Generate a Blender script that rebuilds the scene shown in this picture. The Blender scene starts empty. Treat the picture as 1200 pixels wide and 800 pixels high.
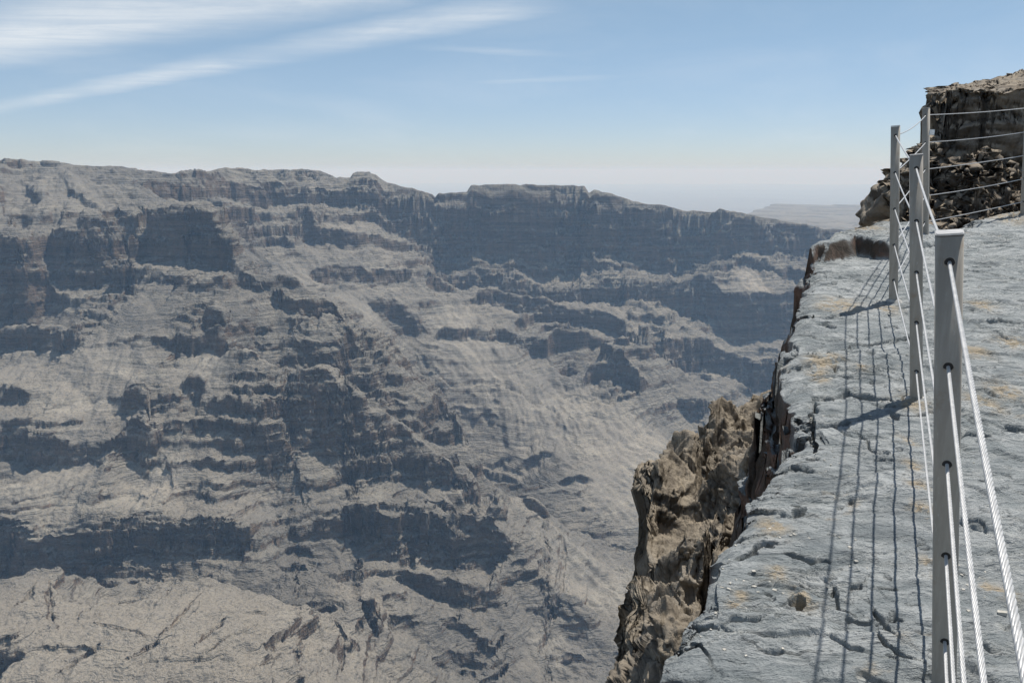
import bpy, math, random
import numpy as np
from mathutils import Vector

rng = np.random.default_rng(7)
random.seed(7)
scene = bpy.context.scene
COL = scene.collection

# ------------------------------------------------------------------ camera model
FPX = 942.0
PITCH = math.radians(12.0)
SP, CP = math.sin(PITCH), math.cos(PITCH)

def ray(u, v):
    """direction per metre of forward distance y"""
    X = (u - 600.0) / FPX
    Y = (400.0 - v) / FPX
    dy = CP + Y * SP
    return X / dy, (-SP + Y * CP) / dy          # x/y , z/y

def at(u, v, D):
    t, s = ray(u, v)
    return (t * D, D, s * D)

# ------------------------------------------------------------------ numpy noise
def _h(ix, iy, iz, seed):
    h = (ix.astype(np.uint32) * np.uint32(374761393) + iy.astype(np.uint32) * np.uint32(668265263)
         + iz.astype(np.uint32) * np.uint32(2147483647 - 58) + np.uint32((seed * 974634777) & 0xffffffff))
    h = (h ^ (h >> np.uint32(13))) * np.uint32(1274126177)
    h = h ^ (h >> np.uint32(16))
    h = h * np.uint32(2246822519)
    return h ^ (h >> np.uint32(15))

_G2 = np.array([[math.cos(a), math.sin(a)] for a in np.arange(16) * math.pi / 8], dtype=np.float32)

def noise2(x, y, seed=0):
    x = np.asarray(x, dtype=np.float64); y = np.asarray(y, dtype=np.float64)
    xi = np.floor(x); yi = np.floor(y)
    fx = (x - xi).astype(np.float32); fy = (y - yi).astype(np.float32)
    xi = xi.astype(np.int64); yi = yi.astype(np.int64)
    z0 = np.zeros_like(xi)
    u = fx * fx * fx * (fx * (fx * 6 - 15) + 10); v = fy * fy * fy * (fy * (fy * 6 - 15) + 10)
    def g(dx, dy):
        k = (_h(xi + dx, yi + dy, z0, seed) & np.uint32(15)).astype(np.int64)
        gg = _G2[k]
        return gg[..., 0] * (fx - dx) + gg[..., 1] * (fy - dy)
    a = g(0, 0); b = g(1, 0); c = g(0, 1); d = g(1, 1)
    r = (a + u * (b - a)) * (1 - v) + (c + u * (d - c)) * v
    return r * 1.5

def noise3(x, y, z, seed=0):
    x = np.asarray(x, dtype=np.float64); y = np.asarray(y, dtype=np.float64); z = np.asarray(z, dtype=np.float64)
    xi = np.floor(x); yi = np.floor(y); zi = np.floor(z)
    fx = (x - xi).astype(np.float32); fy = (y - yi).astype(np.float32); fz = (z - zi).astype(np.float32)
    xi = xi.astype(np.int64); yi = yi.astype(np.int64); zi = zi.astype(np.int64)
    u = fx * fx * (3 - 2 * fx); v = fy * fy * (3 - 2 * fy); w = fz * fz * (3 - 2 * fz)
    def c(dx, dy, dz):
        return _h(xi + dx, yi + dy, zi + dz, seed).astype(np.float32) * np.float32(2.0 / 4294967295.0) - 1
    r0 = (c(0,0,0) * (1-u) + c(1,0,0) * u) * (1-v) + (c(0,1,0) * (1-u) + c(1,1,0) * u) * v
    r1 = (c(0,0,1) * (1-u) + c(1,0,1) * u) * (1-v) + (c(0,1,1) * (1-u) + c(1,1,1) * u) * v
    return r0 * (1 - w) + r1 * w

def fbm(x, y, octv=4, seed=0, gain=0.5, lac=2.03):
    a = 1.0; s = 0; f = 1.0
    for i in range(octv):
        s = s + a * noise2(x * f + 17.3 * i, y * f - 9.1 * i, seed + i)
        a *= gain; f *= lac
    return s

def ridged(x, y, octv=4, seed=0, gain=0.5):
    a = 1.0; s = 0; f = 1.0; w = 1.0
    for i in range(octv):
        n = 1 - np.abs(noise2(x * f + 31.7 * i, y * f + 11.9 * i, seed + i)) * 1.6
        n = n * n * w
        w = np.clip(n * 1.5, 0, 1)
        s = s + a * n
        a *= gain; f *= 2.1
    return s

def sstep(a, b, x):
    t = np.clip((x - a) / (b - a), 0, 1)
    return t * t * (3 - 2 * t)

def erosion(x, y, gx, gy, octv=3, seed=0):
    """stripes that run down the slope (gx, gy = uphill gradient)"""
    out = 0; amp = 1.0; f = 1.0
    dx_acc = 0; dy_acc = 0
    for o in range(octv):
        sx = gy + dx_acc; sy = -gx + dy_acc          # across the slope
        L = np.sqrt(sx * sx + sy * sy) + 1e-6
        L2 = np.maximum(L, 0.25)
        sx = sx / L2; sy = sy / L2
        px = x * f; py = y * f
        xi = np.floor(px); yi = np.floor(py)
        va = 0; wt = 0; da = 0
        for i in (-1, 0, 1):
            for j in (-1, 0, 1):
                cx = (xi + i).astype(np.int64); cy = (yi + j).astype(np.int64)
                h = _h(cx, cy, np.zeros_like(cx), seed + 50 * o)
                rx = (h & np.uint32(0xffff)).astype(np.float32) / 65535.0
                ry = (h >> np.uint32(16)).astype(np.float32) / 65535.0
                ddx = (px - (cx + rx)).astype(np.float32); ddy = (py - (cy + ry)).astype(np.float32)
                w = np.exp(-2.2 * (ddx * ddx + ddy * ddy))
                ph = (ddx * sx + ddy * sy) * 6.2831853 * 0.9
                va = va + w * np.cos(ph); wt = wt + w; da = da - w * np.sin(ph)
        va = va / wt; da = da / wt
        out = out + amp * va
        dx_acc = dx_acc + da * sx * 0.6; dy_acc = dy_acc + da * sy * 0.6
        amp *= 0.5; f *= 2.07
    return out

def cells(x, y, seed=0, jit=0.9):
    """distance to the nearest cell edge (approx.) and a random value per cell"""
    xi = np.floor(x); yi = np.floor(y)
    b1 = np.full(x.shape, 9.0, np.float32); b2 = np.full(x.shape, 9.0, np.float32); rv = np.zeros(x.shape, np.float32)
    for i in (-1, 0, 1):
        for j in (-1, 0, 1):
            cx = (xi + i).astype(np.int64); cy = (yi + j).astype(np.int64)
            h = _h(cx, cy, np.zeros_like(cx), seed)
            rx = (h & np.uint32(0xfff)).astype(np.float32) / 4095.0; ry = ((h >> np.uint32(12)) & np.uint32(0xfff)).astype(np.float32) / 4095.0
            d = (x - cx - .5 - jit * (rx - .5)).astype(np.float32) ** 2 + (y - cy - .5 - jit * (ry - .5)).astype(np.float32) ** 2
            r = (h >> np.uint32(24)).astype(np.float32) / 255.0
            m = d < b1
            b2 = np.where(m, b1, np.minimum(b2, d)); rv = np.where(m, r, rv); b1 = np.where(m, d, b1)
    return np.sqrt(b2) - np.sqrt(b1), rv - 0.5

def cells_f1(x, y, seed=0, jit=0.9):
    """distance to the nearest cell point and the cell's random value"""
    xi = np.floor(x); yi = np.floor(y)
    b1 = np.full(x.shape, 9.0, np.float32); rv = np.zeros(x.shape, np.float32)
    for i in (-1, 0, 1):
        for j in (-1, 0, 1):
            cx = (xi + i).astype(np.int64); cy = (yi + j).astype(np.int64)
            h = _h(cx, cy, np.zeros_like(cx), seed)
            rx = (h & np.uint32(0xfff)).astype(np.float32) / 4095.0; ry = ((h >> np.uint32(12)) & np.uint32(0xfff)).astype(np.float32) / 4095.0
            d = (x - cx - .5 - jit * (rx - .5)).astype(np.float32) ** 2 + (y - cy - .5 - jit * (ry - .5)).astype(np.float32) ** 2
            m = d < b1
            rv = np.where(m, (h >> np.uint32(24)).astype(np.float32) / 255.0, rv); b1 = np.where(m, d, b1)
    return np.sqrt(b1), rv

def cells3(x, y, z, seed=0, jit=0.95):
    xi = np.floor(x); yi = np.floor(y); zi = np.floor(z)
    fx = (x - xi - .5).astype(np.float32); fy = (y - yi - .5).astype(np.float32); fz = (z - zi - .5).astype(np.float32)
    xi = xi.astype(np.int64); yi = yi.astype(np.int64); zi = zi.astype(np.int64)
    b1 = np.full(x.shape, 9.0, np.float32); b2 = np.full(x.shape, 9.0, np.float32); rv = np.zeros(x.shape, np.float32)
    k = np.float32(jit / 255.0); o = np.float32(jit * .5)
    for a in (-1, 0, 1):
        for b in (-1, 0, 1):
            for c in (-1, 0, 1):
                h = _h(xi + a, yi + b, zi + c, seed)
                d = (fx - a - (h & np.uint32(255)).astype(np.float32) * k + o) ** 2 + (fy - b - ((h >> np.uint32(8)) & np.uint32(255)).astype(np.float32) * k + o) ** 2 \
                    + (fz - c - ((h >> np.uint32(16)) & np.uint32(255)).astype(np.float32) * k + o) ** 2
                m = d < b1
                b2 = np.where(m, b1, np.minimum(b2, d)); rv = np.where(m, (h >> np.uint32(24)).astype(np.float32), rv); b1 = np.where(m, d, b1)
    return np.sqrt(b2) - np.sqrt(b1), rv / 255.0 - 0.5

# ------------------------------------------------------------------ polylines
def smooth_poly(P, n=3):
    P = np.asarray(P, float)
    for _ in range(n):
        Q = [P[0]]
        for a, b in zip(P[:-1], P[1:]):
            Q.append(a * 0.75 + b * 0.25); Q.append(a * 0.25 + b * 0.75)
        Q.append(P[-1]); P = np.array(Q)
    return P

def sdist(x, y, P):
    """signed distance to an open polyline (left side positive), and the parameter (index) along it"""
    P = np.asarray(P, float)
    n = len(P) - 1
    T = P[1:, :2] - P[:-1, :2]; Ln = np.linalg.norm(T, axis=1) + 1e-9; T = T / Ln[:, None]
    N = np.stack([-T[:, 1], T[:, 0]], 1)
    best = np.full(x.shape, 1e18); sgn = np.ones(x.shape); par = np.zeros(x.shape)
    for i in range(n):
        dx = x - P[i, 0]; dy = y - P[i, 1]
        t = dx * T[i, 0] + dy * T[i, 1]
        tc = np.clip(t, 0, Ln[i])
        ex = dx - tc * T[i, 0]; ey = dy - tc * T[i, 1]
        d2 = ex * ex + ey * ey
        nn0 = N[i] + (N[i - 1] if i > 0 else 0); nn1 = N[i] + (N[i + 1] if i < n - 1 else 0)
        s = ex * N[i, 0] + ey * N[i, 1]
        s = np.where(t < 0, ex * nn0[0] + ey * nn0[1], s)
        s = np.where(t > Ln[i], ex * nn1[0] + ey * nn1[1], s)
        m = d2 < best
        best = np.where(m, d2, best); sgn = np.where(m, np.sign(s) + (s == 0), sgn)
        par = np.where(m, i + tc / Ln[i], par)
    return np.sqrt(best) * sgn, par

def in_poly(x, y, P):
    P = np.asarray(P, float)
    c = np.zeros(x.shape, bool)
    n = len(P)
    for i in range(n):
        x0, y0 = P[i][:2]; x1, y1 = P[(i + 1) % n][:2]
        k = ((y0 > y) != (y1 > y)) & (x < (x1 - x0) * (y - y0) / ((y1 - y0) if y1 != y0 else 1e-9) + x0)
        c ^= k
    return c

def poly_sd(x, y, P):
    P = list(map(tuple, P))
    d, _ = sdist(x, y, P + [P[0]])
    return np.where(in_poly(x, y, P), np.abs(d), -np.abs(d))

# ------------------------------------------------------------------ thin plate spline
class TPS:
    def __init__(s, pts, scale, lam=0.0):
        P = np.asarray(pts, float); s.sc = scale
        s.xy = P[:, :2] / scale; z = P[:, 2]
        n = len(P)
        d2 = ((s.xy[:, None] - s.xy[None]) ** 2).sum(-1)
        K = 0.5 * d2 * np.log(d2 + 1e-12) + lam * np.eye(n)
        A = np.zeros((n + 3, n + 3)); A[:n, :n] = K
        A[:n, n] = 1; A[:n, n + 1:] = s.xy; A[n, :n] = 1; A[n + 1:, :n] = s.xy.T
        s.w = np.linalg.solve(A, np.concatenate([z, [0, 0, 0]]))
    def __call__(s, x, y):
        sh = x.shape; X = np.ravel(x) / s.sc; Y = np.ravel(y) / s.sc
        out = np.empty(X.shape); n = len(s.xy); w = s.w
        for a in range(0, len(X), 100000):
            xs = X[a:a + 100000]; ys = Y[a:a + 100000]
            d2 = (xs[:, None] - s.xy[:, 0]) ** 2 + (ys[:, None] - s.xy[:, 1]) ** 2
            out[a:a + 100000] = (0.5 * d2 * np.log(d2 + 1e-12)) @ w[:n] + w[n] + w[n + 1] * xs + w[n + 2] * ys
        return out.reshape(sh)

class Grid:
    """bilinear look-up of a field sampled on a regular grid"""
    def __init__(s, x0, x1, y0, y1, n, fn):
        s.x0, s.y0 = x0, y0; s.nx = s.ny = n
        s.dx = (x1 - x0) / (n - 1); s.dy = (y1 - y0) / (n - 1)
        X, Y = np.meshgrid(np.linspace(x0, x1, n), np.linspace(y0, y1, n))
        s.F = fn(X, Y)
    def look(s, F, x, y):
        a = np.clip((x - s.x0) / s.dx, 0, s.nx - 1.001); b = np.clip((y - s.y0) / s.dy, 0, s.ny - 1.001)
        i = a.astype(int); j = b.astype(int); a = a - i; b = b - j
        return (F[j, i] * (1 - a) + F[j, i + 1] * a) * (1 - b) + (F[j + 1, i] * (1 - a) + F[j + 1, i + 1] * a) * b
    def __call__(s, x, y):
        return s.look(s.F, x, y)
    def grad(s):
        s.Gy, s.Gx = np.gradient(s.F, s.dy, s.dx)

# ------------------------------------------------------------------ mesh helpers
def grid_mesh(name, X, Y, Z, mat, attrs=None, smooth=True):
    nr, nc = X.shape
    me = bpy.data.meshes.new(name)
    n = nr * nc
    co = np.empty((n, 3), np.float32)
    co[:, 0] = X.ravel(); co[:, 1] = Y.ravel(); co[:, 2] = Z.ravel()
    idx = np.arange(n, dtype=np.int32).reshape(nr, nc)
    q = np.stack([idx[:-1, :-1], idx[:-1, 1:], idx[1:, 1:], idx[1:, :-1]], -1).reshape(-1, 4)
    me.vertices.add(n); me.vertices.foreach_set('co', co.ravel())
    me.loops.add(q.size); me.loops.foreach_set('vertex_index', q.ravel())
    me.polygons.add(len(q))
    me.polygons.foreach_set('loop_start', np.arange(0, q.size, 4, dtype=np.int32))
    me.polygons.foreach_set('use_smooth', np.full(len(q), smooth, dtype=bool))
    for k, A in (attrs or {}).items():
        at_ = me.attributes.new(k, 'FLOAT', 'POINT')
        at_.data.foreach_set('value', A.ravel().astype(np.float32))
    me.update(calc_edges=True)
    me.materials.append(mat)
    o = bpy.data.objects.new(name, me); COL.objects.link(o)
    return o

def normals(X, Y, Z):
    P = np.stack([X, Y, Z], -1)
    a = np.gradient(P, axis=0); b = np.gradient(P, axis=1)
    N = np.cross(b, a)
    N /= (np.linalg.norm(N, axis=-1, keepdims=True) + 1e-12)
    return N

def smooth_n(N, k):
    ker = np.ones(2 * k + 1) / (2 * k + 1)
    for ax in (0, 1):
        P = np.pad(N, [(k, k) if i == ax else (0, 0) for i in range(3)], mode='edge')
        C = np.cumsum(P, axis=ax); C = np.concatenate([np.zeros_like(np.take(C, [0], ax)), C], ax)
        n = N.shape[ax]
        N = (np.take(C, np.arange(2 * k + 1, 2 * k + 1 + n), ax) - np.take(C, np.arange(0, n), ax)) / (2 * k + 1)
    return N / (np.linalg.norm(N, axis=-1, keepdims=True) + 1e-9)

def adaptive_rows(az, r, zc, nrows, base_w, arc_w, smooth_c):
    """rows of r for every column: dense where the ground rises steeply"""
    nr, nc = zc.shape
    ls = np.log(r)
    dr = np.diff(ls)[:, None]
    dz = np.abs(np.diff(zc, axis=0)) / (0.5 * (r[1:] + r[:-1]))[:, None]
    w = base_w * dr + arc_w * np.minimum(np.sqrt(dz * dz + 1e-12), 60 * dr)
    k = np.exp(-0.5 * (np.arange(-3 * smooth_c, 3 * smooth_c + 1) / max(smooth_c, 1e-3)) ** 2); k /= k.sum()
    wp = np.pad(w, ((0, 0), (3 * smooth_c, 3 * smooth_c)), mode='edge')
    ws = np.zeros_like(w)
    for i, kk in enumerate(k):
        ws += kk * wp[:, i:i + nc]
    cum = np.concatenate([np.zeros((1, nc)), np.cumsum(ws, 0)], 0)
    cum /= cum[-1:]
    t = np.linspace(0, 1, nrows)
    R = np.empty((nrows, nc))
    for j in range(nc):
        R[:, j] = np.exp(np.interp(t, cum[:, j], ls))
    return R

def nodes_new(name):
    m = bpy.data.materials.new(name); m.use_nodes = True
    nt = m.node_tree
    for n in list(nt.nodes): nt.nodes.remove(n)
    return m, nt

class NT:
    """tiny helper to write node trees"""
    def __init__(s, nt): s.nt = nt; s.L = nt.links
    def n(s, t, **kw):
        nd = s.nt.nodes.new(t)
        for k, v in kw.items(): setattr(nd, k, v)
        return nd
    def set(s, sock, v):
        if isinstance(v, bpy.types.NodeSocket): s.L.new(v, sock)
        elif isinstance(v, (int, float)) and hasattr(sock, 'default_value') and not isinstance(sock.default_value, (int, float)):
            sock.default_value = (v, v, v, 1) if len(sock.default_value) == 4 else (v, v, v)
        elif isinstance(v, tuple) and len(v) == 3 and len(sock.default_value) == 4: sock.default_value = (*v, 1)
        else: sock.default_value = v
    def math(s, op, a, b=0.0, c=0.0, clamp=False):
        nd = s.n('ShaderNodeMath', operation=op); nd.use_clamp = clamp
        s.set(nd.inputs[0], a); s.set(nd.inputs[1], b); s.set(nd.inputs[2], c)
        return nd.outputs[0]
    def mix(s, f, a, b, blend='MIX'):
        nd = s.n('ShaderNodeMix', data_type='RGBA', blend_type=blend)
        s.set(nd.inputs[0], f); s.set(nd.inputs[6], a); s.set(nd.inputs[7], b)
        return nd.outputs[2]
    def noise(s, vec, scale, detail=4, rough=0.55, dist=0.0):
        nd = s.n('ShaderNodeTexNoise'); s.L.new(vec, nd.inputs['Vector'])
        nd.inputs['Scale'].default_value = scale; nd.inputs['Detail'].default_value = detail
        nd.inputs['Roughness'].default_value = rough; nd.inputs['Distortion'].default_value = dist
        return nd.outputs[0]
    def ramp(s, f, a, b, va=0.0, vb=1.0):
        nd = s.n('ShaderNodeMapRange', interpolation_type='SMOOTHSTEP'); s.set(nd.inputs[0], f)
        nd.inputs[1].default_value = a; nd.inputs[2].default_value = b; nd.inputs[3].default_value = va; nd.inputs[4].default_value = vb
        return nd.outputs[0]
    def scalev(s, vec, sx, sy, sz, rot=(0, 0, 0)):
        nd = s.n('ShaderNodeMapping'); s.L.new(vec, nd.inputs[0]); nd.inputs['Scale'].default_value = (sx, sy, sz); nd.inputs['Rotation'].default_value = rot
        return nd.outputs[0]
    def attr(s, name):
        nd = s.n('ShaderNodeAttribute', attribute_name=name); return nd.outputs['Fac']
    def finish(s, col, rough=0.9, bump=None, bstr=0.5, bdist=1.0, metal=0.0, spec=0.25):
        b = s.n('ShaderNodeBsdfPrincipled'); s.set(b.inputs['Base Color'], col); s.set(b.inputs['Roughness'], rough)
        s.set(b.inputs['Metallic'], metal); s.set(b.inputs['Specular IOR Level'], spec)
        if bump is not None:
            bn = s.n('ShaderNodeBump'); bn.inputs['Strength'].default_value = bstr; bn.inputs['Distance'].default_value = bdist
            s.L.new(bump, bn.inputs['Height']); s.L.new(bn.outputs[0], b.inputs['Normal'])
        o = s.n('ShaderNodeOutputMaterial'); s.L.new(b.outputs[0], o.inputs[0])

# ------------------------------------------------------------------ materials
def mat_canyon():
    m, nt = nodes_new('canyon_limestone'); N = NT(nt)
    geo = N.n('ShaderNodeNewGeometry'); pos = geo.outputs['Position']
    sep = N.n('ShaderNodeSeparateXYZ'); N.L.new(geo.outputs['Normal'], sep.inputs[0]); nz = sep.outputs[2]
    big = N.noise(pos, 0.004, 4, 0.55)
    mid = N.noise(pos, 0.03, 5, 0.6)
    fine = N.noise(pos, 0.22, 4, 0.65)
    strata = N.noise(N.scalev(pos, 0.004, 0.004, 0.09), 1.0, 4, 0.7)
    streak = N.noise(N.scalev(pos, 0.06, 0.06, 0.012), 1.0, 4, 0.6)
    tal = N.mix(N.ramp(big, 0.38, 0.62), (0.218, 0.198, 0.166), (0.285, 0.256, 0.208))
    tal = N.mix(N.ramp(mid, 0.35, 0.7), tal, (0.202, 0.188, 0.163))
    tal = N.mix(N.ramp(strata, 0.52, 0.62, 0, 0.5), tal, (0.36, 0.33, 0.27))
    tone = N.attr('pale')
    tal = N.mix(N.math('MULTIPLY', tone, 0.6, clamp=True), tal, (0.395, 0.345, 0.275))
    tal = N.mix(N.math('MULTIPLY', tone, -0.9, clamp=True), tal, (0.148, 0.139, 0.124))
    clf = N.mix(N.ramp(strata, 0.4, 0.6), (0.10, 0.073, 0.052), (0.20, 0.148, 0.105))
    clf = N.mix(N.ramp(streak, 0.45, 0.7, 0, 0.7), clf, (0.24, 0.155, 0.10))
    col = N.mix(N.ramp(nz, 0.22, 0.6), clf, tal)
    # scattered scrub, boulders and broken stone
    patch = N.ramp(N.noise(pos, 0.012, 3, 0.6), 0.35, 0.65, 0.35, 1.0)
    for sc, rad, k in ((0.16, 0.27, 0.75), (0.36, 0.30, 0.6)):
        vor = N.n('ShaderNodeTexVoronoi'); N.L.new(pos, vor.inputs['Vector']); vor.inputs['Scale'].default_value = sc
        dots = N.math('LESS_THAN', vor.outputs['Distance'], N.math('MULTIPLY', N.math('MULTIPLY', N.ramp(mid, 0.38, 0.66), patch), rad))
        col = N.mix(N.math('MULTIPLY', dots, k), col, (0.055, 0.052, 0.045))
    col = N.mix(N.ramp(fine, 0.42, 0.72, 0.0, 0.6), col, (0.10, 0.095, 0.085))
    fine2 = N.noise(pos, 0.55, 4, 0.7)
    col = N.mix(N.ramp(fine2, 0.5, 0.7, 0.0, 0.5), col, (0.38, 0.35, 0.30))
    h = N.math('ADD', N.math('MULTIPLY', fine, 2.2), N.math('MULTIPLY', mid, 3.5))
    h = N.math('ADD', h, N.math('MULTIPLY', fine2, 0.9))
    tl = N.attr('talus')
    beds = N.noise(N.scalev(pos, 0.012, 0.012, 0.42), 1.0, 3, 0.6)
    h = N.math('ADD', h, N.math('MULTIPLY', strata, 6.0))
    h = N.math('ADD', h, N.math('MULTIPLY', beds, 2.2))
    h = N.math('MULTIPLY', h, N.ramp(tl, 0.0, 1.0, 1.0, 0.28))
    N.finish(col, 0.95, h, 0.95, 2.6, spec=0.1)
    return m

def mat_ledge():
    m, nt = nodes_new('grey_limestone_slab'); N = NT(nt)
    geo = N.n('ShaderNodeNewGeometry'); pos = geo.outputs['Position']
    sep = N.n('ShaderNodeSeparateXYZ'); N.L.new(geo.outputs['Normal'], sep.inputs[0]); nz = sep.outputs[2]
    ani = N.scalev(pos, 1.0, 2.6, 2.0, (0, 0, 0.15))
    big = N.noise(pos, 0.9, 5, 0.6)
    mid = N.noise(ani, 5.0, 6, 0.65, 0.6)
    fine = N.noise(ani, 38.0, 5, 0.7)
    grit = N.noise(pos, 190.0, 3, 0.7)
    col = N.mix(N.ramp(mid, 0.34, 0.66), (0.235, 0.258, 0.258), (0.475, 0.487, 0.470))
    col = N.mix(N.ramp(big, 0.45, 0.72, 0, 0.55), col, (0.55, 0.56, 0.545))
    col = N.mix(N.ramp(fine, 0.5, 0.75, 0, 0.45), col, (0.17, 0.18, 0.18))
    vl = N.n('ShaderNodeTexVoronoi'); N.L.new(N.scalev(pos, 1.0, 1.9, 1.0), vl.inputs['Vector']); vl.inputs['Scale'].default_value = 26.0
    shade_specks = N.math('LESS_THAN', vl.outputs['Distance'], N.math('MULTIPLY', N.ramp(mid, 0.44, 0.66), 0.30))
    col = N.mix(N.math('MULTIPLY', shade_specks, 0.55), col, (0.075, 0.08, 0.078))  # dark specks: the small shadows of chips and pits, painted into the colour
    damp = N.noise(N.scalev(pos, 1.0, 1.7, 1.0), 2.6, 6, 0.65, 0.8)
    col = N.mix(N.ramp(damp, 0.50, 0.66, 0, 0.65), col, (0.155, 0.176, 0.182))
    col = N.mix(N.ramp(grit, 0.55, 0.8, 0, 0.4), col, (0.5, 0.5, 0.48))
    tan = N.attr('ochre')
    tn = N.math('MULTIPLY', tan, N.ramp(N.noise(pos, 16.0, 5, 0.7), 0.40, 0.54))
    ext = N.math('MULTIPLY', N.ramp(N.noise(ani, 2.2, 5, 0.6), 0.63, 0.70), N.ramp(N.noise(pos, 9.0, 4, 0.6), 0.45, 0.6))
    tn = N.math('MAXIMUM', tn, N.math('MULTIPLY', ext, 0.5))
    col = N.mix(tn, col, (0.45, 0.375, 0.27))
    wall = N.mix(N.ramp(N.noise(pos, 3.0, 5, 0.6), 0.4, 0.65), (0.10, 0.078, 0.06), (0.23, 0.14, 0.10))
    col = N.mix(N.math('MULTIPLY', N.ramp(nz, 0.25, 0.6, 1.0, 0.0), N.attr('wall')), col, wall)
    h = N.math('ADD', N.math('MULTIPLY', mid, 1.6), N.math('MULTIPLY', fine, 0.4))
    h = N.math('ADD', h, N.math('MULTIPLY', grit, 0.06))
    N.finish(col, 0.8, h, 1.0, 0.045, spec=0.3)
    return m

def mat_rubble(name, c0, c1, c2, sc=1.0):
    m, nt = nodes_new(name); N = NT(nt)
    geo = N.n('ShaderNodeNewGeometry'); pos = geo.outputs['Position']
    sep = N.n('ShaderNodeSeparateXYZ'); N.L.new(geo.outputs['Normal'], sep.inputs[0]); nz = sep.outputs[2]
    big = N.noise(pos, 0.7 * sc, 5, 0.6); mid = N.noise(pos, 4.0 * sc, 6, 0.65, 0.4); fine = N.noise(pos, 22.0 * sc, 5, 0.7)
    stk = N.noise(N.scalev(pos, 0.8 * sc, 0.8 * sc, 2.4 * sc), 1.0, 5, 0.6)
    col = N.mix(N.ramp(mid, 0.35, 0.65), c0, c1)
    col = N.mix(N.ramp(big, 0.45, 0.7, 0, 0.8), col, c2)
    col = N.mix(N.ramp(fine, 0.5, 0.75, 0, 0.5), col, tuple(c * 0.45 for c in c0))
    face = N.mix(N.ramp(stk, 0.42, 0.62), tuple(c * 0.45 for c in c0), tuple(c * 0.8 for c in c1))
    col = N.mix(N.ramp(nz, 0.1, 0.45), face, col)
    h = N.math('ADD', N.math('MULTIPLY', mid, 1.5), N.math('MULTIPLY', fine, 0.45))
    fin2 = N.noise(pos, 60.0 * sc, 4, 0.7)
    vo = N.n('ShaderNodeTexVoronoi'); vo.distance = 'CHEBYCHEV'; N.L.new(pos, vo.inputs['Vector']); vo.inputs['Scale'].default_value = 9.0 * sc
    h = N.math('ADD', h, N.math('MULTIPLY', vo.outputs['Distance'], 0.8))
    h = N.math('ADD', h, N.math('MULTIPLY', fin2, 0.15))
    N.finish(col, 0.92, h, 0.85, 0.045, spec=0.15)
    return m

def mat_simple(name, col, rough, metal=0.0, nscale=40, var=0.15, stretch=(1, 1, 1), spec=0.5):
    m, nt = nodes_new(name); N = NT(nt)
    tc = N.n('ShaderNodeTexCoord')
    v = N.noise(N.scalev(tc.outputs['Object'], *stretch), nscale, 4, 0.6)
    c = N.mix(N.ramp(v, 0.3, 0.7), tuple(x * (1 - var) for x in col), tuple(min(1, x * (1 + var)) for x in col))
    N.finish(c, N.ramp(v, 0.3, 0.7, rough * 0.9, min(1, rough * 1.12)), v, 0.08, 0.002, metal, spec)
    return m

M_CANYON = mat_canyon()
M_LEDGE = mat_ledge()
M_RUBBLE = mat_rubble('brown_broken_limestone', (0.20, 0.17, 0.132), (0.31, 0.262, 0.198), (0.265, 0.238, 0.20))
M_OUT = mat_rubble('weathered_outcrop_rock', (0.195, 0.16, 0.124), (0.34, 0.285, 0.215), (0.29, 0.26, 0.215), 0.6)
M_POST = mat_simple('weathered_grey_steel', (0.35, 0.315, 0.265), 0.7, 0.0, 30, 0.14, (1, 1, 0.15))
def mat_post():
    m, nt = nodes_new('weathered_grey_steel'); N = NT(nt)
    tc = N.n('ShaderNodeTexCoord'); ob = tc.outputs['Object']
    a = N.noise(N.scalev(ob, 1, 1, .06), 45, 5, .65); b = N.noise(ob, 14, 5, .7); c = N.noise(N.scalev(ob, 1, 1, .2), 160, 3, .6)
    col = N.mix(N.ramp(a, .35, .7), (.31, .28, .235), (.39, .355, .30))
    col = N.mix(N.ramp(b, .56, .74, 0, .55), col, (.26, .19, .13))
    col = N.mix(N.ramp(c, .6, .75, 0, .5), col, (.50, .48, .44))
    N.finish(col, N.ramp(b, .3, .7, .55, .8), c, .25, .002, 0.0, .4)
    return m
M_POST = mat_post()
M_GROUT = mat_simple('pale_mortar', (.44, .42, .38), .95, 0.0, 30, .2)
M_CAP = mat_simple('post_cap_steel', (0.45, 0.44, 0.42), 0.5, 0.3, 40, 0.12)
M_ROPE = mat_simple('galvanised_wire_rope', (0.50, 0.49, 0.47), 0.42, 0.15, 60, 0.12)
M_DARK = mat_simple('hole_shade_black', (0.02, 0.018, 0.017), 0.7, 0.0)  # near-black colour standing in for the shade inside the post holes
M_CHIP = mat_simple('pale_stone_chip', (0.46, 0.43, 0.37), 0.9, 0.0, 30, 0.25)
M_TAG = mat_simple('white_plastic', (0.82, 0.82, 0.8), 0.5, 0.0)

def structure(o):
    o['kind'] = 'structure'; return o

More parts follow.
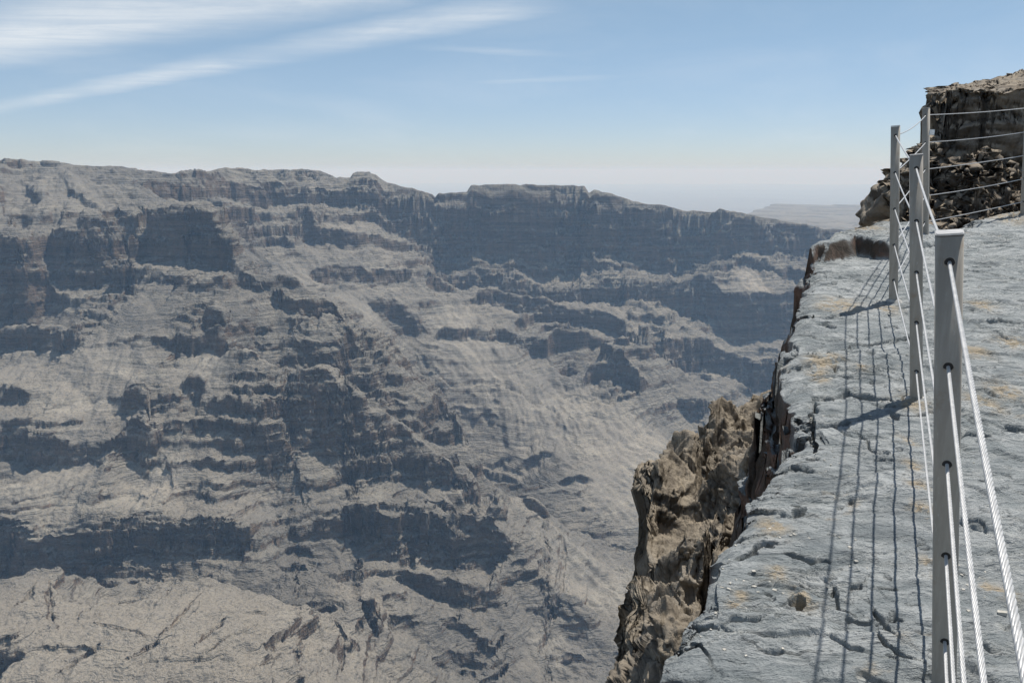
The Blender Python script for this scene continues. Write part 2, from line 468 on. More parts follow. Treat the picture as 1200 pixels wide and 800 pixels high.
#@@TERRAIN
# ------------------------------------------------------------------ the canyon
CTRL = {   # column u : [(v, forward distance in metres)]
 -150: [(190,2250),(235,2060),(268,1940),(330,1800),(390,1650),(450,1520),(500,1440),(555,1390),(615,1290),(680,1220),(705,1060),(800,890)],
    0: [(190,2310),(230,2120),(272,1990),(330,1860),(390,1715),(450,1590),(500,1490),(555,1430),(615,1315),(678,1250),(700,1070),(800,890)],
  150: [(197,2480),(230,2240),(258,2080),(295,1960),(332,1850),(400,1670),(480,1510),(545,1430),(615,1325),(660,1275),(705,1085),(800,890)],
  240: [(203,2650),(240,2480),(252,2060),(290,1950),(325,1850),(400,1660),(470,1530),(560,1410),(625,1320),(670,1260),(700,1090),(800,890)],
  310: [(200,2820),(240,2740),(290,2520),(318,2330),(332,1880),(400,1640),(440,1570),(500,1475),(560,1420),(620,1340),(680,1260),(712,1080),(800,900)],
  400: [(208,2920),(250,2830),(300,2620),(345,2420),(362,2300),(372,1830),(420,1680),(470,1560),(560,1430),(640,1345),(700,1200),(760,1060),(800,980)],
  455: [(215,2980),(260,2880),(315,2660),(370,2420),(395,2280),(412,1900),(455,1700),(500,1590),(570,1480),(630,1385),(700,1240),(800,1080)],
  510: [(227,3060),(280,2940),(330,2730),(370,2520),(398,2350),(440,2120),(470,1780),(530,1600),(580,1500),(640,1400),(720,1230),(800,1120)],
  570: [(220,3060),(280,2960),(335,2780),(380,2520),(430,2330),(480,2150),(520,1960),(560,1620),(600,1480),(660,1385),(720,1270),(800,1160)],
  630: [(217,3080),(285,2980),(340,2820),(390,2560),(430,2370),(480,2170),(530,1970),(572,1700),(610,1520),(680,1370),(740,1270),(800,1190)],
  700: [(226,3120),(300,2980),(345,2830),(395,2590),(440,2360),(500,2110),(550,1910),(600,1730),(650,1570),(720,1390),(800,1215)],
  750: [(238,3140),(305,3000),(350,2860),(398,2420),(440,2330),(500,2150),(550,1950),(600,1770),(700,1450),(800,1230)],
  800: [(248,3160),(315,3020),(365,2850),(430,2590),(490,2310),(540,2090),(600,1810),(700,1470),(800,1240)],
  870: [(250,3190),(300,3080),(350,2960),(400,2850),(440,2640),(500,2330),(600,1870),(700,1490),(800,1250)],
  950: [(265,3220),(310,3120),(350,3000),(400,2880),(450,2640),(520,2330),(650,1700),(800,1270)],
 1080: [(272,3280),(340,3100),(400,2900),(460,2640),(560,2150),(700,1560),(800,1300)],
 1280: [(280,3350),(350,3130),(400,2930),(460,2660),(560,2180),(700,1580)],
}
pts = []
for u, L in CTRL.items():
    for v, D in L:
        pts.append(at(u, v, D))
    v, D = L[0]
    x, y, z = at(u, v, D)
    for k, dz in ((1.18, -22), (1.5, -60), (1.9, -90)):
        pts.append((x * k, y * k, z + dz))
for u in (-150, 50, 250, 450, 650, 850, 1100):              # the near wall, under the viewpoint
    t, _ = ray(u, 800)
    pts += [(t * 520, 520, -640 if u < 300 else -700), (t * 250, 250, -470), (t * 110, 110, -240), (t * 40, 40, -95)]
tps = TPS(pts, 1000.0, 0.0004)
BASE = Grid(-3600, 3800, 20, 5600, 640, lambda X, Y: tps(X, Y))
BASE.grad()

def cast(u, v, lo=600.0, hi=4200.0):
    t, s = ray(u, v)
    D = np.linspace(lo, hi, 1200)
    g = s * D - BASE(t * D, D)
    k = np.argmax(g <= 0) if (g <= 0).any() else int(np.argmin(g))
    return t * D[k], D[k]

CLIFFS = [   # (u, v of the top edge, v of the foot)
 # rim of the far wall
 [(165,207,233),(185,207,232),(212,207,232),(216,206,245),(248,210,240),(258,206,236),(270,212,235),(310,213,236),(340,214,236),(370,215,232),(400,218,236),(430,212,252),(460,217,252),(480,221,265),(500,227,282),(520,228,299),(545,226,294),(560,220,281),(600,217,290),(640,218,294),(680,219,296),(700,225,294),(720,229,284),(760,240,298),(800,247,300),(840,246,292),(870,254,290),(900,258,292),(940,265,295),(990,270,300),(1060,275,305)],
 # lower step of the far wall
 [(515,297,318),(545,283,305),(580,300,318),(605,296,320),(640,300,330),(690,302,336),(730,307,336),(770,314,347),(800,317,357),(825,312,378),(843,345,385),(860,348,398),(900,349,393),(930,347,385),(970,352,385),(1040,355,390)],
 [(825,299,312),(850,299,308),(880,301,312),(905,298,312),(940,300,322),(990,305,330)],
 [(265,240,282),(285,246,288),(300,256,288),(315,270,287),(330,268,281),(345,250,279),(362,252,285),(374,264,291),(385,270,284),(400,268,294),(425,275,290),(440,273,288),(470,273,288),(497,275,286)],
 [(362,311,335),(385,313,336),(400,313,333),(420,314,334),(450,315,335),(475,316,332),(487,323,330)],
 [(500,322,346),(515,326,347),(530,330,345),(542,334,341)],
 [(433,349,365),(460,352,373),(480,356,381),(496,366,384)],
 [(500,382,393),(530,385,401),(560,387,397),(600,389,407),(625,398,416),(645,404,422)],
 [(556,341,357),(590,344,364),(620,348,373),(640,352,385),(660,360,383),(700,367,393),(720,372,400),(745,383,413),(765,388,426),(790,396,437),(830,406,442),(860,416,452),(900,426,462),(940,430,468)],
 [(684,452,460),(695,433,454),(715,426,452),(735,427,464),(746,440,478)],
 [(788,450,470),(815,463,491),(832,476,496)],
 [(800,415,427),(820,432,445),(845,440,452)],
 [(75,213,219),(85,228,236),(100,240,248),(120,250,257),(133,254,259)], [(22,203,209),(35,222,230),(45,236,247),(58,240,247)],
 # the left spurs
 [(-80,270,385),(0,274,388),(30,276,375),(47,280,350),(56,286,330)],
 [(62,276,305),(80,274,335),(100,270,342),(122,266,335),(142,264,300),(160,258,300)],
 [(120,304,334),(140,300,328),(157,297,320)],
 [(163,253,316),(190,251,318),(220,251,321),(240,252,323),(258,268,325),(272,290,328),(288,314,332),(302,327,336)],
 [(-30,350,395),(20,358,395),(50,372,398),(70,386,413),(84,393,418)],
 [(132,398,406),(160,396,403),(176,394,403),(192,392,404),(208,397,408)],
 [(203,388,409),(230,389,413),(262,385,413),(280,392,409),(300,392,402),(330,390,400),(360,389,413),(390,392,421),(412,395,421),(426,410,417)],
 [(235,362,390),(248,360,392),(260,372,394)],
 [(316,336,352),(335,341,374),(348,348,370),(365,346,376),(385,353,373),(400,370,391)],
 [(340,365,375),(360,364,378)],[(284,344,356),(300,346,356)],[(290,363,373),(320,362,370)],
 [(334,440,480),(348,440,515),(365,443,532),(390,450,550),(415,470,562),(440,500,568),(465,506,574),(485,516,577),(505,536,581),(530,546,582),(562,562,578)],
 [(440,466,490),(470,466,498),(495,456,500),(510,453,492),(526,466,500)],
 [(400,396,420),(430,400,411),(472,411,419)],
 [(420,435,441),(450,430,439),(480,432,438),(497,438,446)],
 [(-60,498,525),(10,500,526),(30,506,541),(50,520,558),(77,528,553),(100,525,541),(130,512,521),(158,496,545),(178,500,549),(195,498,508),(215,493,503),(240,493,511),(270,496,521),(300,498,530),(322,495,532),(345,486,520)],
 [(262,440,450),(285,444,455),(310,446,458)], [(270,462,474),(300,460,470),(325,465,478)], [(255,478,488),(285,480,492),(315,478,490)], [(-20,452,464),(15,455,470),(40,462,472)],
 [(600,508,515),(625,512,522),(650,520,530)], [(560,490,496),(585,494,501),(600,500,506)], [(650,545,552),(680,552,561),(700,560,567)], [(330,620,630),(350,618,630),(372,625,636)], [(318,655,664),(345,660,672),(370,662,670)], [(610,700,708),(640,706,715),(660,715,722)], [(640,760,768),(670,764,774),(700,772,780)],
 [(138,464,487),(152,461,488),(168,466,484)],
 [(212,450,470),(228,443,472),(243,448,468)],
 [(-60,612,678),(10,617,681),(30,625,680),(45,640,680),(70,640,679),(100,636,670),(130,626,662),(150,622,655),(180,606,650),(200,620,640),(225,612,648),(245,606,640),(270,615,640),(292,623,645)],
 [(158,662,671),(185,665,682),(210,668,681),(242,666,675)],
 [(404,592,608),(420,594,630),(440,598,640),(480,602,650),(520,615,660),(560,622,669),(580,622,671),(594,642,664)],
 [(484,588,600),(510,592,601),(542,600,611)],
 [(612,566,590),(628,575,600),(640,585,604)],
 [(383,665,686),(420,660,675),(450,660,668),(480,665,685),(510,670,700),(550,680,712),(592,696,712)],
 [(508,712,722),(540,722,735),(565,735,748),(577,748,770)],
 [(518,750,757),(545,758,766),(566,772,790)],
 [(453,715,728),(480,720,729),(502,721,726)],
 [(-60,748,800),(8,752,800),(30,762,790)],
 [(300,770,780),(325,752,764),(350,744,756),(375,742,750)], [(120,712,718),(150,706,713),(185,703,709)], [(30,770,778),(80,766,775),(130,772,779)], [(380,760,775),(400,756,772),(425,760,772)],
 [(255,722,728),(300,728,735),(345,738,745)], [(170,786,794),(215,782,791),(250,786,793)],
 [(425,704,745),(437,709,746),(448,722,746)],
 [(215,735,743),(232,718,726),(240,705,712)],
 [(265,760,766),(290,748,756),(308,738,745)],
]
CL = []; BACK = []; TAPER = []
ABRUPT = {(-80,270,385), (62,276,305), (163,253,316), (334,440,480), (-60,612,678), (404,592,608), (515,297,318), (440,466,490), (556,341,357), (-60,498,525), (316,336,352), (265,240,282), (684,452,460), (203,388,409)}
RIDGES = {(316,336,352), (334,440,480), (440,466,490), (684,452,460), (404,592,608), (612,566,590), (788,450,470), (240,398,418)}
for c in CLIFFS:
    TAPER.append(.5 if tuple(c[0]) in ABRUPT else 2.0)
    BACK.append(.45 if tuple(c[0]) in RIDGES else 1.0)
    P = []
    for u, a, b in c:
        x, y = cast(u, 0.5 * (a + b))
        dz = (ray(u, a)[1] - ray(u, b)[1]) * y
        P.append((x, y, max(dz, 4.0)))
    # drop points that jump wildly in distance
    Q = [P[0]]
    for p in P[1:]:
        dl = math.hypot(p[0] - Q[-1][0], p[1] - Q[-1][1])
        if abs(p[1] - Q[-1][1]) > 260 + 0.0 * dl:
            p = (p[0] * (Q[-1][1] + 60 * np.sign(p[1] - Q[-1][1])) / p[1], Q[-1][1] + 60 * np.sign(p[1] - Q[-1][1]), p[2])
        Q.append(p)
    CL.append(smooth_poly(Q, 1))

def strata(z, x, y):
    """stair-case the height along dipping beds"""
    zz = z + 0.018 * x + 0.03 * y + 10 * noise2(x / 420, y / 420, 91)
    out = 0
    for per, amp, sd in ((67.0, 0.62, 1), (31.0, 0.72, 2), (13.0, 0.85, 3), (5.3, 0.6, 4)):
        q = zz / per + sd * 0.37
        fr = q - np.floor(q)
        s = sstep(0.0, 0.12, fr) - fr                        # steep riser, then gentle tread
        a = np.clip(0.30 + 1.5 * noise2(x / (per * 5 + 60), y / (per * 5 + 60), 60 + sd), 0.0, 1.1)
        a = np.maximum(a, .45 if sd == 1 else 0)
        a = a * np.clip(0.75 + 0.9 * noise3(np.floor(q) * 3.7, x / 900, y / 900, 70 + sd), 0.1, 1.3)
        out = out + per * amp * a * s
    return out

def canyon_z(x, y, detail=True):
    b = BASE(x, y)
    gx = BASE.look(BASE.Gx, x, y); gy = BASE.look(BASE.Gy, x, y)
    w1x = 17 * fbm(x / 150, y / 150, 2, 11); w1y = 17 * fbm(x / 150, y / 150, 2, 21)
    c1, v1 = cells(x / 34, y / 34, 15)
    c2, v2 = cells(x / 11 + 2 * noise2(x / 40, y / 40, 17), y / 11, 16)
    blk = 7 * v1 + 3 * v2
    w2x = 5 * fbm(x / 32, y / 32, 3, 31); w2y = 5 * fbm(x / 32, y / 32, 3, 41)
    slope = np.sqrt(gx * gx + gy * gy)
    sx, sy = SLAB
    slab = np.exp(-((x - sx) / 260) ** 4 - ((y - sy) / 150) ** 4)
    tri = lambda q: np.arcsin(np.clip(q, -1, 1)) * .6366
    ea = np.clip(0.7 + 0.9 * noise2(x / 600, y / 600, 77), 0.25, 1.3) * (1 - .45 * slab) * np.clip(slope * 1.6, .1, 1)
    er = 26 * tri(1.25 * erosion(x / 250 + 1.7, y / 250, gx * 1.6, gy * 1.6, 1, 13)) * ea + 15 * tri(1.2 * erosion(x / 105 + 3.1, y / 105, gx * 1.6, gy * 1.6, 2, 5)) * ea
    z = b.copy(); calm = np.zeros(x.shape)
    for P, c0, T, dr, wd in RIDGE_LINES:
        m_ = dr + 3 * wd
        k = (x > P[:, 0].min() - m_) & (x < P[:, 0].max() + m_) & (y > P[:, 1].min() - m_) & (y < P[:, 1].max() + m_)
        if not k.any(): continue
        d, par = sdist(x[k] + w1x[k] * .7, y[k] + w1y[k] * .7, P)
        ef = np.clip(np.minimum(par, len(P) - 1 - par) / 1.5 + .05, 0, 1)
        far_ = 1 - sstep(dr + wd, dr + 2.5 * wd, np.abs(d))
        z[k] += ef * far_ * (c0 * np.exp(-np.abs(d) / 35) - T * sstep(0, dr, d) * np.exp(-(np.maximum(d - dr, 0) / wd) ** 2))
    for P, dp, wd in STREAMS:
        m_ = 3 * wd
        k = (x > P[:, 0].min() - m_) & (x < P[:, 0].max() + m_) & (y > P[:, 1].min() - m_) & (y < P[:, 1].max() + m_)
        if not k.any(): continue
        d, par = sdist(x[k] + w1x[k] * 1.2 + w2x[k], y[k] + w1y[k] * 1.2 + w2y[k], P)
        ef = np.clip(np.minimum(par, len(P) - 1 - par) / 1.5 + .1, 0, 1)
        z[k] -= ef * dp * np.exp(-np.abs(d) / wd) ; calm[k] = np.maximum(calm[k], .6 * np.exp(-(d / wd) ** 2))
    for P, back, tap in zip(CL, BACK, TAPER):
        H = P[:, 2].max()
        marg = 1.6 * H + 60
        k = (x > P[:, 0].min() - marg) & (x < P[:, 0].max() + marg) & (y > P[:, 1].min() - marg) & (y < P[:, 1].max() + marg)
        if not k.any(): continue
        amp = min(1.0, H / 90.0)
        xs = x[k] + w1x[k] * amp + w2x[k] * min(1, H / 40); ys = y[k] + w1y[k] * amp + w2y[k] * min(1, H / 40)
        d, par = sdist(xs, ys, P)
        d = d + blk[k] * min(1.0, H / 50) + 1.0 * er[k] * (min(1.0, H / 60) if H < 95 else .15)
        hh = np.interp(par, np.arange(len(P)), P[:, 2])
        endf = np.clip(np.minimum(par, len(P) - 1 - par) / tap + 0.12, 0, 1)
        # beyond the ends the distance grows and the step dies out
        hh = hh * endf
        L = 1.35 * hh + 18
        L = np.where(d > 0, L * back, L)
        wd = 0.15 * hh + 1.0
        saw = sstep(-1, 1, d / wd) * 2 - 1
        fall = np.clip(1 - np.abs(d) / L, 0, 1)
        z[k] += 0.5 * hh * saw * fall ** 1.15
        calm[k] = np.maximum(calm[k], np.exp(-(np.maximum(np.abs(d) - .1 * hh, 0) / (.30 * hh + 8)) ** 2) * np.clip(hh / 40, 0, 1))
    z = z + er * (1 - .85 * calm)
    z = z + 16 * fbm(x / 260, y / 260, 3, 51) * (1 - .6 * slab) * (1 - .6 * calm)
    tal = np.zeros(x.shape)
    for qx, qy, ra, k in TALUS:
        tal = np.maximum(tal, k * np.exp(-(((x - qx) / ra) ** 2 + ((y - qy) / (ra * 1.1)) ** 2) ** 1.5))
    tal = np.maximum(tal, .45 * slab)
    st = strata(z, x, y) * (1 - .85 * tal)
    n2 = (1 - .6 * tal) * 8 * (ridged(x / 95, y / 95, 3, 61) - 0.9) * (1 - .6 * slab) * (1 - .8 * calm)
    z = z + st + n2
    if detail:
        rill = erosion(x / 30, y / 30 + 7.7, gx * 1.8, gy * 1.8, 2, 9)
        z = z + (2.6 + .5 * tal) * rill * (1 - .5 * slab) + 2.2 * fbm(x / 24, y / 24, 3, 81)
        rq = np.exp(-((x - ROUGH[0]) ** 2 + (y - ROUGH[1]) ** 2) / 170.0 ** 2)
        rk = np.clip(.5 + 1.6 * noise2(x / 140, y / 140, 83), .1, 1) * (1 - .75 * tal) + .9 * rq
        z = z + rk * (2.6 * v2 + 2.4 * v1 - 1.3 * np.exp(-c2 / .10))
        c3, v3 = cells(x / 4.6, y / 4.6, 19)
        z = z + 2.0 * v3 * np.clip(.1 + 1.4 * noise2(x / 60, y / 60, 87), 0.06, 1)
        for P, w, dp in GROOVES:
            k = (x > P[:, 0].min() - 40) & (x < P[:, 0].max() + 40) & (y > P[:, 1].min() - 40) & (y < P[:, 1].max() + 40)
            if not k.any(): continue
            d, par = sdist(x[k] + w2x[k] * .6, y[k] + w2y[k] * .6, P)
            wf = w * np.clip(np.minimum(par, len(P) - 1 - par) * 1.5 + .2, 0, 1)
            z[k] -= dp * (1 - sstep(wf * .5, wf, np.abs(d)))
            z[k] += dp * .6 * sstep(-1.5, 1.5, -d) * np.exp(-np.abs(d) / 18)
    return z

SLAB = cast(190, 752)
def line(L): return smooth_poly([cast(u, v) for u, v in L], 1)
RIDGE_LINES = [
 (line([(296,327),(345,342),(398,371),(428,403),(470,425),(505,447),(530,485),(545,514)]), 8, 170, 120, 110),
 (line([(238,413),(268,425),(340,441),(400,454),(440,487),(500,521),(540,549),(566,566)]), 8, 80, 70, 60),
 (line([(-80,689),(60,691),(200,691),(300,709),(380,739),(425,748)]), 8, 45, 60, 45),
 (line([(225,251),(258,268),(286,312),(300,327)]), 6, 150, 90, 110),
 (line([(676,448),(705,420),(746,401),(780,424),(800,440)]), 14, 80, 70, 70),
 (line([(560,612),(590,604),(612,570),(642,592)]), 6, 35, 45, 40),
 (line([(500,398),(540,372),(580,344)]), 12, 10, 50, 50),
]
STREAMS = [
 (line([(455,360),(487,388),(500,418),(530,468),(562,520),(610,556),(660,590),(700,618),(745,637),(800,640)]), 55, 60),
 (line([(318,565),(335,610),(360,650),(420,690),(500,745),(560,800)]), 26, 45),
 (line([(630,640),(640,700),(600,760),(585,800)]), 16, 40),
 (line([(60,420),(120,470),(150,500)]), 16, 35), (line([(180,345),(195,390),(215,440)]), 20, 35), (line([(100,350),(118,390),(135,425)]), 16, 30),
 (line([(800,470),(760,500),(720,530),(690,560)]), 14, 40),
]
ROUGH = cast(620, 545)
TALUS = [(*cast(u, v), ra, k) for u, v, ra, k in [(640,470,190,1),(560,425,150,1),(740,520,170,1),(720,570,130,.8),(535,372,90,1),(110,440,110,1),(240,425,70,.9),(30,420,80,.9),(60,575,90,.9),(180,560,80,.8),(310,405,45,1),(680,660,120,.8),(650,740,90,.6),(300,570,70,.6),(360,330,90,.8),(420,360,80,.9),(880,335,70,.9),(60,230,200,.6),(600,360,60,.7)]]

GROOVES = [(np.array([cast(u, v) for u, v in L]), w, dp) for L, w, dp in [
 ([(190,760),(205,742),(222,722),(238,704)], 5, 9), ([(228,770),(248,752),(268,736)], 6, 10), ([(240,780),(262,766),(285,752)], 5, 8), ([(95,735),(108,720),(118,707)], 5, 8),
 ([(70,797),(95,782),(118,768)], 6, 10), ([(183,718),(195,704),(206,694)], 4, 6), ([(150,790),(175,775),(190,768)], 4, 6), ([(20,722),(35,710),(45,700)], 5, 8),
 ([(300,790),(325,775),(350,770)], 5, 9), ([(436,704),(441,722),(443,745)], 7, 16), ([(112,742),(150,752),(175,760)], 5, 6), ([(395,735),(402,760),(398,785)], 6, 10), ([(60,700),(58,730),(66,745)], 6, 10),
 ([(480,388),(500,410),(530,430),(580,450),(640,470),(690,500)], 7, 7), ([(600,450),(640,452),(700,470),(740,492)], 6, 6), ([(690,615),(715,628),(742,634)], 8, 12), ([(640,590),(660,640),(655,700),(630,760)], 8, 8)]]

def build_canyon():
    t0 = ray(-140, 500)[0]; t1 = ray(1150, 500)[0]
    az = np.linspace(math.atan(t0), math.atan(t1), NCOL)
    r = np.exp(np.linspace(math.log(330), math.log(5200), 1000))
    azc = az[::4]
    zc = canyon_z(r[:, None] * np.sin(azc)[None], r[:, None] * np.cos(azc)[None], False)
    zc = np.stack([np.interp(az, azc, zc[i]) for i in range(len(r))])
    # spread few rows to what lies hidden beyond the rim
    R = adaptive_rows(az, r, zc, NROW, 0.6, 1.0, 7)
    sa = np.sin(az)[None]; ca = np.cos(az)[None]
    X = R * sa; Y = R * ca
    Z = canyon_z(X, Y)
    # the skyline
    RIM = [(-140,192),(0,190),(30,188),(60,189),(100,194),(150,197),(200,203),(235,203),(255,198),(275,197),(300,200),(340,198),(375,200),(395,208),(411,209),(414,205),(440,205),(455,214),(480,220),(506,227),(510,231),(514,227),(547,225),(552,217),(600,216),(660,217),(685,218),(690,226),(696,222),(720,228),(750,238),(775,240),(785,243),(805,247),(838,248),(843,244),(870,250),(900,256),(940,262),(965,268),(1150,276)]
    ra = np.array([math.atan(ray(u, v)[0]) for u, v in RIM])
    rs = np.array([ray(u, v)[1] * math.cos(math.atan(ray(u, v)[0])) for u, v in RIM])
    want = np.interp(az, ra, rs) + .0009 * fbm(az * 70, az * 0 + 3.3, 3, 431) + .0006 * cells(az * 160, az * 0 + .5, 433)[1]
    for it in range(3):
        S = Z / R
        far = R > 1500
        S = np.where(far, S, -9)
        k = np.argmax(S, 0)
        rr = R[k, np.arange(NCOL)]
        if it == 0:
            ker = np.ones(41) / 41
            rim_az = np.arctan2(CL[0][:, 0], CL[0][:, 1]); o_ = np.argsort(rim_az)
            rim_r = np.interp(az, rim_az[o_], (np.hypot(CL[0][:, 0], CL[0][:, 1]) + .16 * CL[0][:, 2] + 14)[o_])
            rim_r = np.convolve(np.pad(rim_r, 12, mode='edge'), np.ones(25) / 25, 'valid')
            edge_k = sstep(ray(425, 210)[0], ray(470, 215)[0], np.tan(az))
            rr0 = np.convolve(np.pad(np.median(np.lib.stride_tricks.sliding_window_view(np.pad(rr, 20, mode='edge'), 41), axis=1), 20, mode='edge'), ker, 'valid')
        if it == 0: rr0 = rr0 * (1 - edge_k) + rim_r * edge_k
        kk_ = np.argmin(np.abs(R - rr0[None]), 0)
        s0 = S[k, np.arange(NCOL)] * (1 - edge_k) + S[kk_, np.arange(NCOL)] * edge_k
        if it > 0: s0 = np.maximum(s0, S[k, np.arange(NCOL)])
        delta = (want - s0) * rr0
        w = np.where(R < rr0, np.exp(-((R - rr0) / 170.0) ** 2), 1.0)
        Z = Z + delta[None] * w
        lim = want[None] * R - 0.012 * np.maximum(R - rr0 - 60 * (1 - edge_k), 0)
        Z = np.where(R > rr0 + 60 * (1 - edge_k), np.minimum(Z, lim), Z)
    N = normals(X, Y, Z)
    st = np.clip((1 - N[..., 2]) * 2.2 - 0.5, 0, 1)
    near = np.clip(3000.0 / R, 0.6, 1.6)
    d = 3.5 * noise3(X / 26, Y / 26, Z / 60, 3) + 3.6 * noise3(X / 70, Y / 70, Z / 8, 4) + 2.6 * noise3(X / 10, Y / 10, Z / 10, 5) + 1.5 * noise3(X / 4, Y / 4, Z / 4, 6)
    e3, k3 = cells3(X / 30, Y / 30, Z / 13, 31)
    d = .7 * d + 5.5 * k3 - 2.5 * np.exp(-e3 / .08)
    d = d * st
    d[np.abs(R - rr0) < 40] *= 0.2
    X = X + N[..., 0] * d; Y = Y + N[..., 1] * d
    sx, sy = SLAB
    tl_ = np.zeros(X.shape)
    for qx, qy, ra, k in TALUS:
        tl_ = np.maximum(tl_, k * np.exp(-(((X - qx) / ra) ** 2 + ((Y - qy) / (ra * 1.1)) ** 2) ** 1.5))
    pale = np.exp(-((X - sx) / 300) ** 4 - ((Y - sy) / 170) ** 4)
    jit = 1 + .5 * fbm(X / 90, Y / 90, 3, 441)
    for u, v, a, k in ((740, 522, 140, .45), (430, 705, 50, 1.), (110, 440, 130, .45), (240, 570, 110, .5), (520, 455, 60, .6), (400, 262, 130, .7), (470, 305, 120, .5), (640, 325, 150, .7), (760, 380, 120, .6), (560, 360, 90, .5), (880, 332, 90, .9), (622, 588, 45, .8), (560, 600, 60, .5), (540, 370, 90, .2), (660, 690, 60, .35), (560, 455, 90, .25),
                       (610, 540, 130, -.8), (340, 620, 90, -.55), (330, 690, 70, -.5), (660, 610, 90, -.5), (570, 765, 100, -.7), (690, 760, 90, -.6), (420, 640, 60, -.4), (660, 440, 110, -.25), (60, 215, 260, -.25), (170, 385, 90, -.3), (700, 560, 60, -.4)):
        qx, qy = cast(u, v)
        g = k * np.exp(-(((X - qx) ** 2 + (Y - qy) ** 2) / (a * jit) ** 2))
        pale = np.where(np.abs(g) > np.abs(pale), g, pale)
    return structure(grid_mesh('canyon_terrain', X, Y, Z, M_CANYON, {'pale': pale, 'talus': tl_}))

NCOL, NROW = 1300, 1550
build_canyon()

def build_plateau():
    az = np.linspace(math.atan(ray(780, 250)[0]), math.radians(42), 260)
    r = np.exp(np.linspace(math.log(4300), math.log(9600), 300))
    X = r[:, None] * np.sin(az); Y = r[:, None] * np.cos(az)
    zf = -372 + 16 * fbm(X / 900, Y / 900, 5, 301)
    q = (zf + 0.012 * Y + 0.02 * X) / 14; fr = q - np.floor(q)
    zf = zf + 14 * (sstep(0, 0.2, fr) - fr)
    e0 = np.array(at(868, 247, 7000)); e1 = np.array(at(905, 238, 9000))
    tt = X / Y
    edge = 9000 - np.clip((ray(908, 238)[0] - tt) / (ray(908, 238)[0] - ray(866, 247)[0]), -0.2, 2) * 2600
    zf = zf - np.clip((Y - edge - 250 * noise2(X / 700, Y / 700, 9)) * 1.1, 0, 520)
    return structure(grid_mesh('distant_plateau', X, Y, zf, M_CANYON))
build_plateau()

def build_plain():
    az = np.linspace(0, 2 * math.pi, 181)
    r = np.concatenate([[1.0], np.exp(np.linspace(math.log(3000), math.log(58000), 80))])
    X = r[:, None] * np.sin(az); Y = r[:, None] * np.cos(az)
    Z = -905 + np.clip((r[:, None] - 9000) / 6000, 0, 1) * (60 * fbm(X / 5000, Y / 5000, 4, 401))
    return structure(grid_mesh('plain', X, Y, Z, M_CANYON))
build_plain()
#@@END_TERRAIN

#@@NEAR
# ------------------------------------------------------------------ the near rock
def gplane(y):
    return -1.65 + 0.128 * np.minimum(y, 11) + 0.03 * np.maximum(y - 11, 0)

def onplane(u, v, dz=0.0):
    t, s = ray(u, v)
    y = (1.65 - dz) / (0.128 - s)
    return (t * y, y)

EDGE_PX = [(560,1250),(690,930),(740,850),(768,800),(792,742),(800,714),(816,692),(812,664),(838,640),(846,612),(868,584),(880,562),(902,541),(925,522),(937,513),(934,492),(936,477),(930,460),(914,436),(911,418),(921,398),(932,375),(938,350),(947,338),(955,323)]
EDGE = [onplane(u, v) for u, v in EDGE_PX]
EDGE += [onplane(u, v, 0.15) for u, v in [(949,302),(950,288),(962,277),(985,271),(1015,265),(1035,257),(1060,256),(1092,251),(1125,248),(1164,236),(1200,230),(1260,218)]]
EDGE += [(14, 12.5), (22, 14)]
EDGE = np.array(EDGE)
STEP = np.array([onplane(u, v) for u, v in [(930,318),(950,312),(968,305),(988,300),(1003,297),(1030,301),(1046,303),(1070,306)]])
CRACKS = [  # (px polyline, width m, depth m)
 ([(957,465),(965,461),(985,461),(996,458)], .020, .05), ([(996,458),(1008,460),(1022,463),(1036,469),(1046,471)], .06, .09), ([(1046,471),(1065,466),(1090,462)], .02, .04),
 ([(940,502),(955,505),(970,502),(992,497)], .022, .06), ([(955,468),(957,490),(952,500),(955,520),(953,530)], .02, .05),
 ([(935,487),(946,494),(955,503)], .07, .2),
 ([(930,413),(960,412),(985,408),(1000,402),(1025,398),(1045,396)], .035, .06), ([(1050,397),(1070,392)], .03, .05),
 ([(958,370),(970,371),(980,370)], .05, .05), ([(890,551),(905,549),(922,546)], .02, .05), ([(928,545),(940,546),(950,550)], .05, .07),
 ([(812,658),(830,652),(850,645),(880,640),(905,634)], .02, .05), ([(835,632),(850,620),(880,622)], .012, .03),
 ([(1002,507),(1020,521),(1042,531)], .010, .03), ([(1000,695),(1010,690)], .02, .03),
 ([(966,690),(974,705),(978,713),(986,716)], .012, .04), ([(1030,725),(1036,745),(1045,752)], .014, .04), ([(1030,754),(1040,772),(1060,785)], .015, .05),
 ([(930,705),(945,705)], .05, .06), ([(985,760),(1005,770)], .01, .02), ([(880,690),(905,683)], .012, .02),
 ([(1130,375),(1165,380),(1198,384)], .02, .04), ([(1180,385),(1198,387)], .05, .05), ([(1128,316),(1165,324),(1200,332)], .02, .03),
 ([(1110,256),(1125,257),(1140,262)], .06, .05), ([(1118,272),(1135,265),(1150,261)], .05, .05), ([(1184,255),(1194,250),(1210,248)], .10, .10), ([(1166,283),(1192,284)], .06, .05),
 ([(1166,393),(1178,400)], .02, .03), ([(1160,460),(1172,466)], .02, .03), ([(1136,620),(1146,624)], .02, .03),
 ([(860,735),(880,730)], .012, .03), ([(800,760),(820,752)], .012, .03), ([(905,760),(925,764)], .012, .03), ([(1078,290),(1090,286),(1100,285)], .05, .06),
]
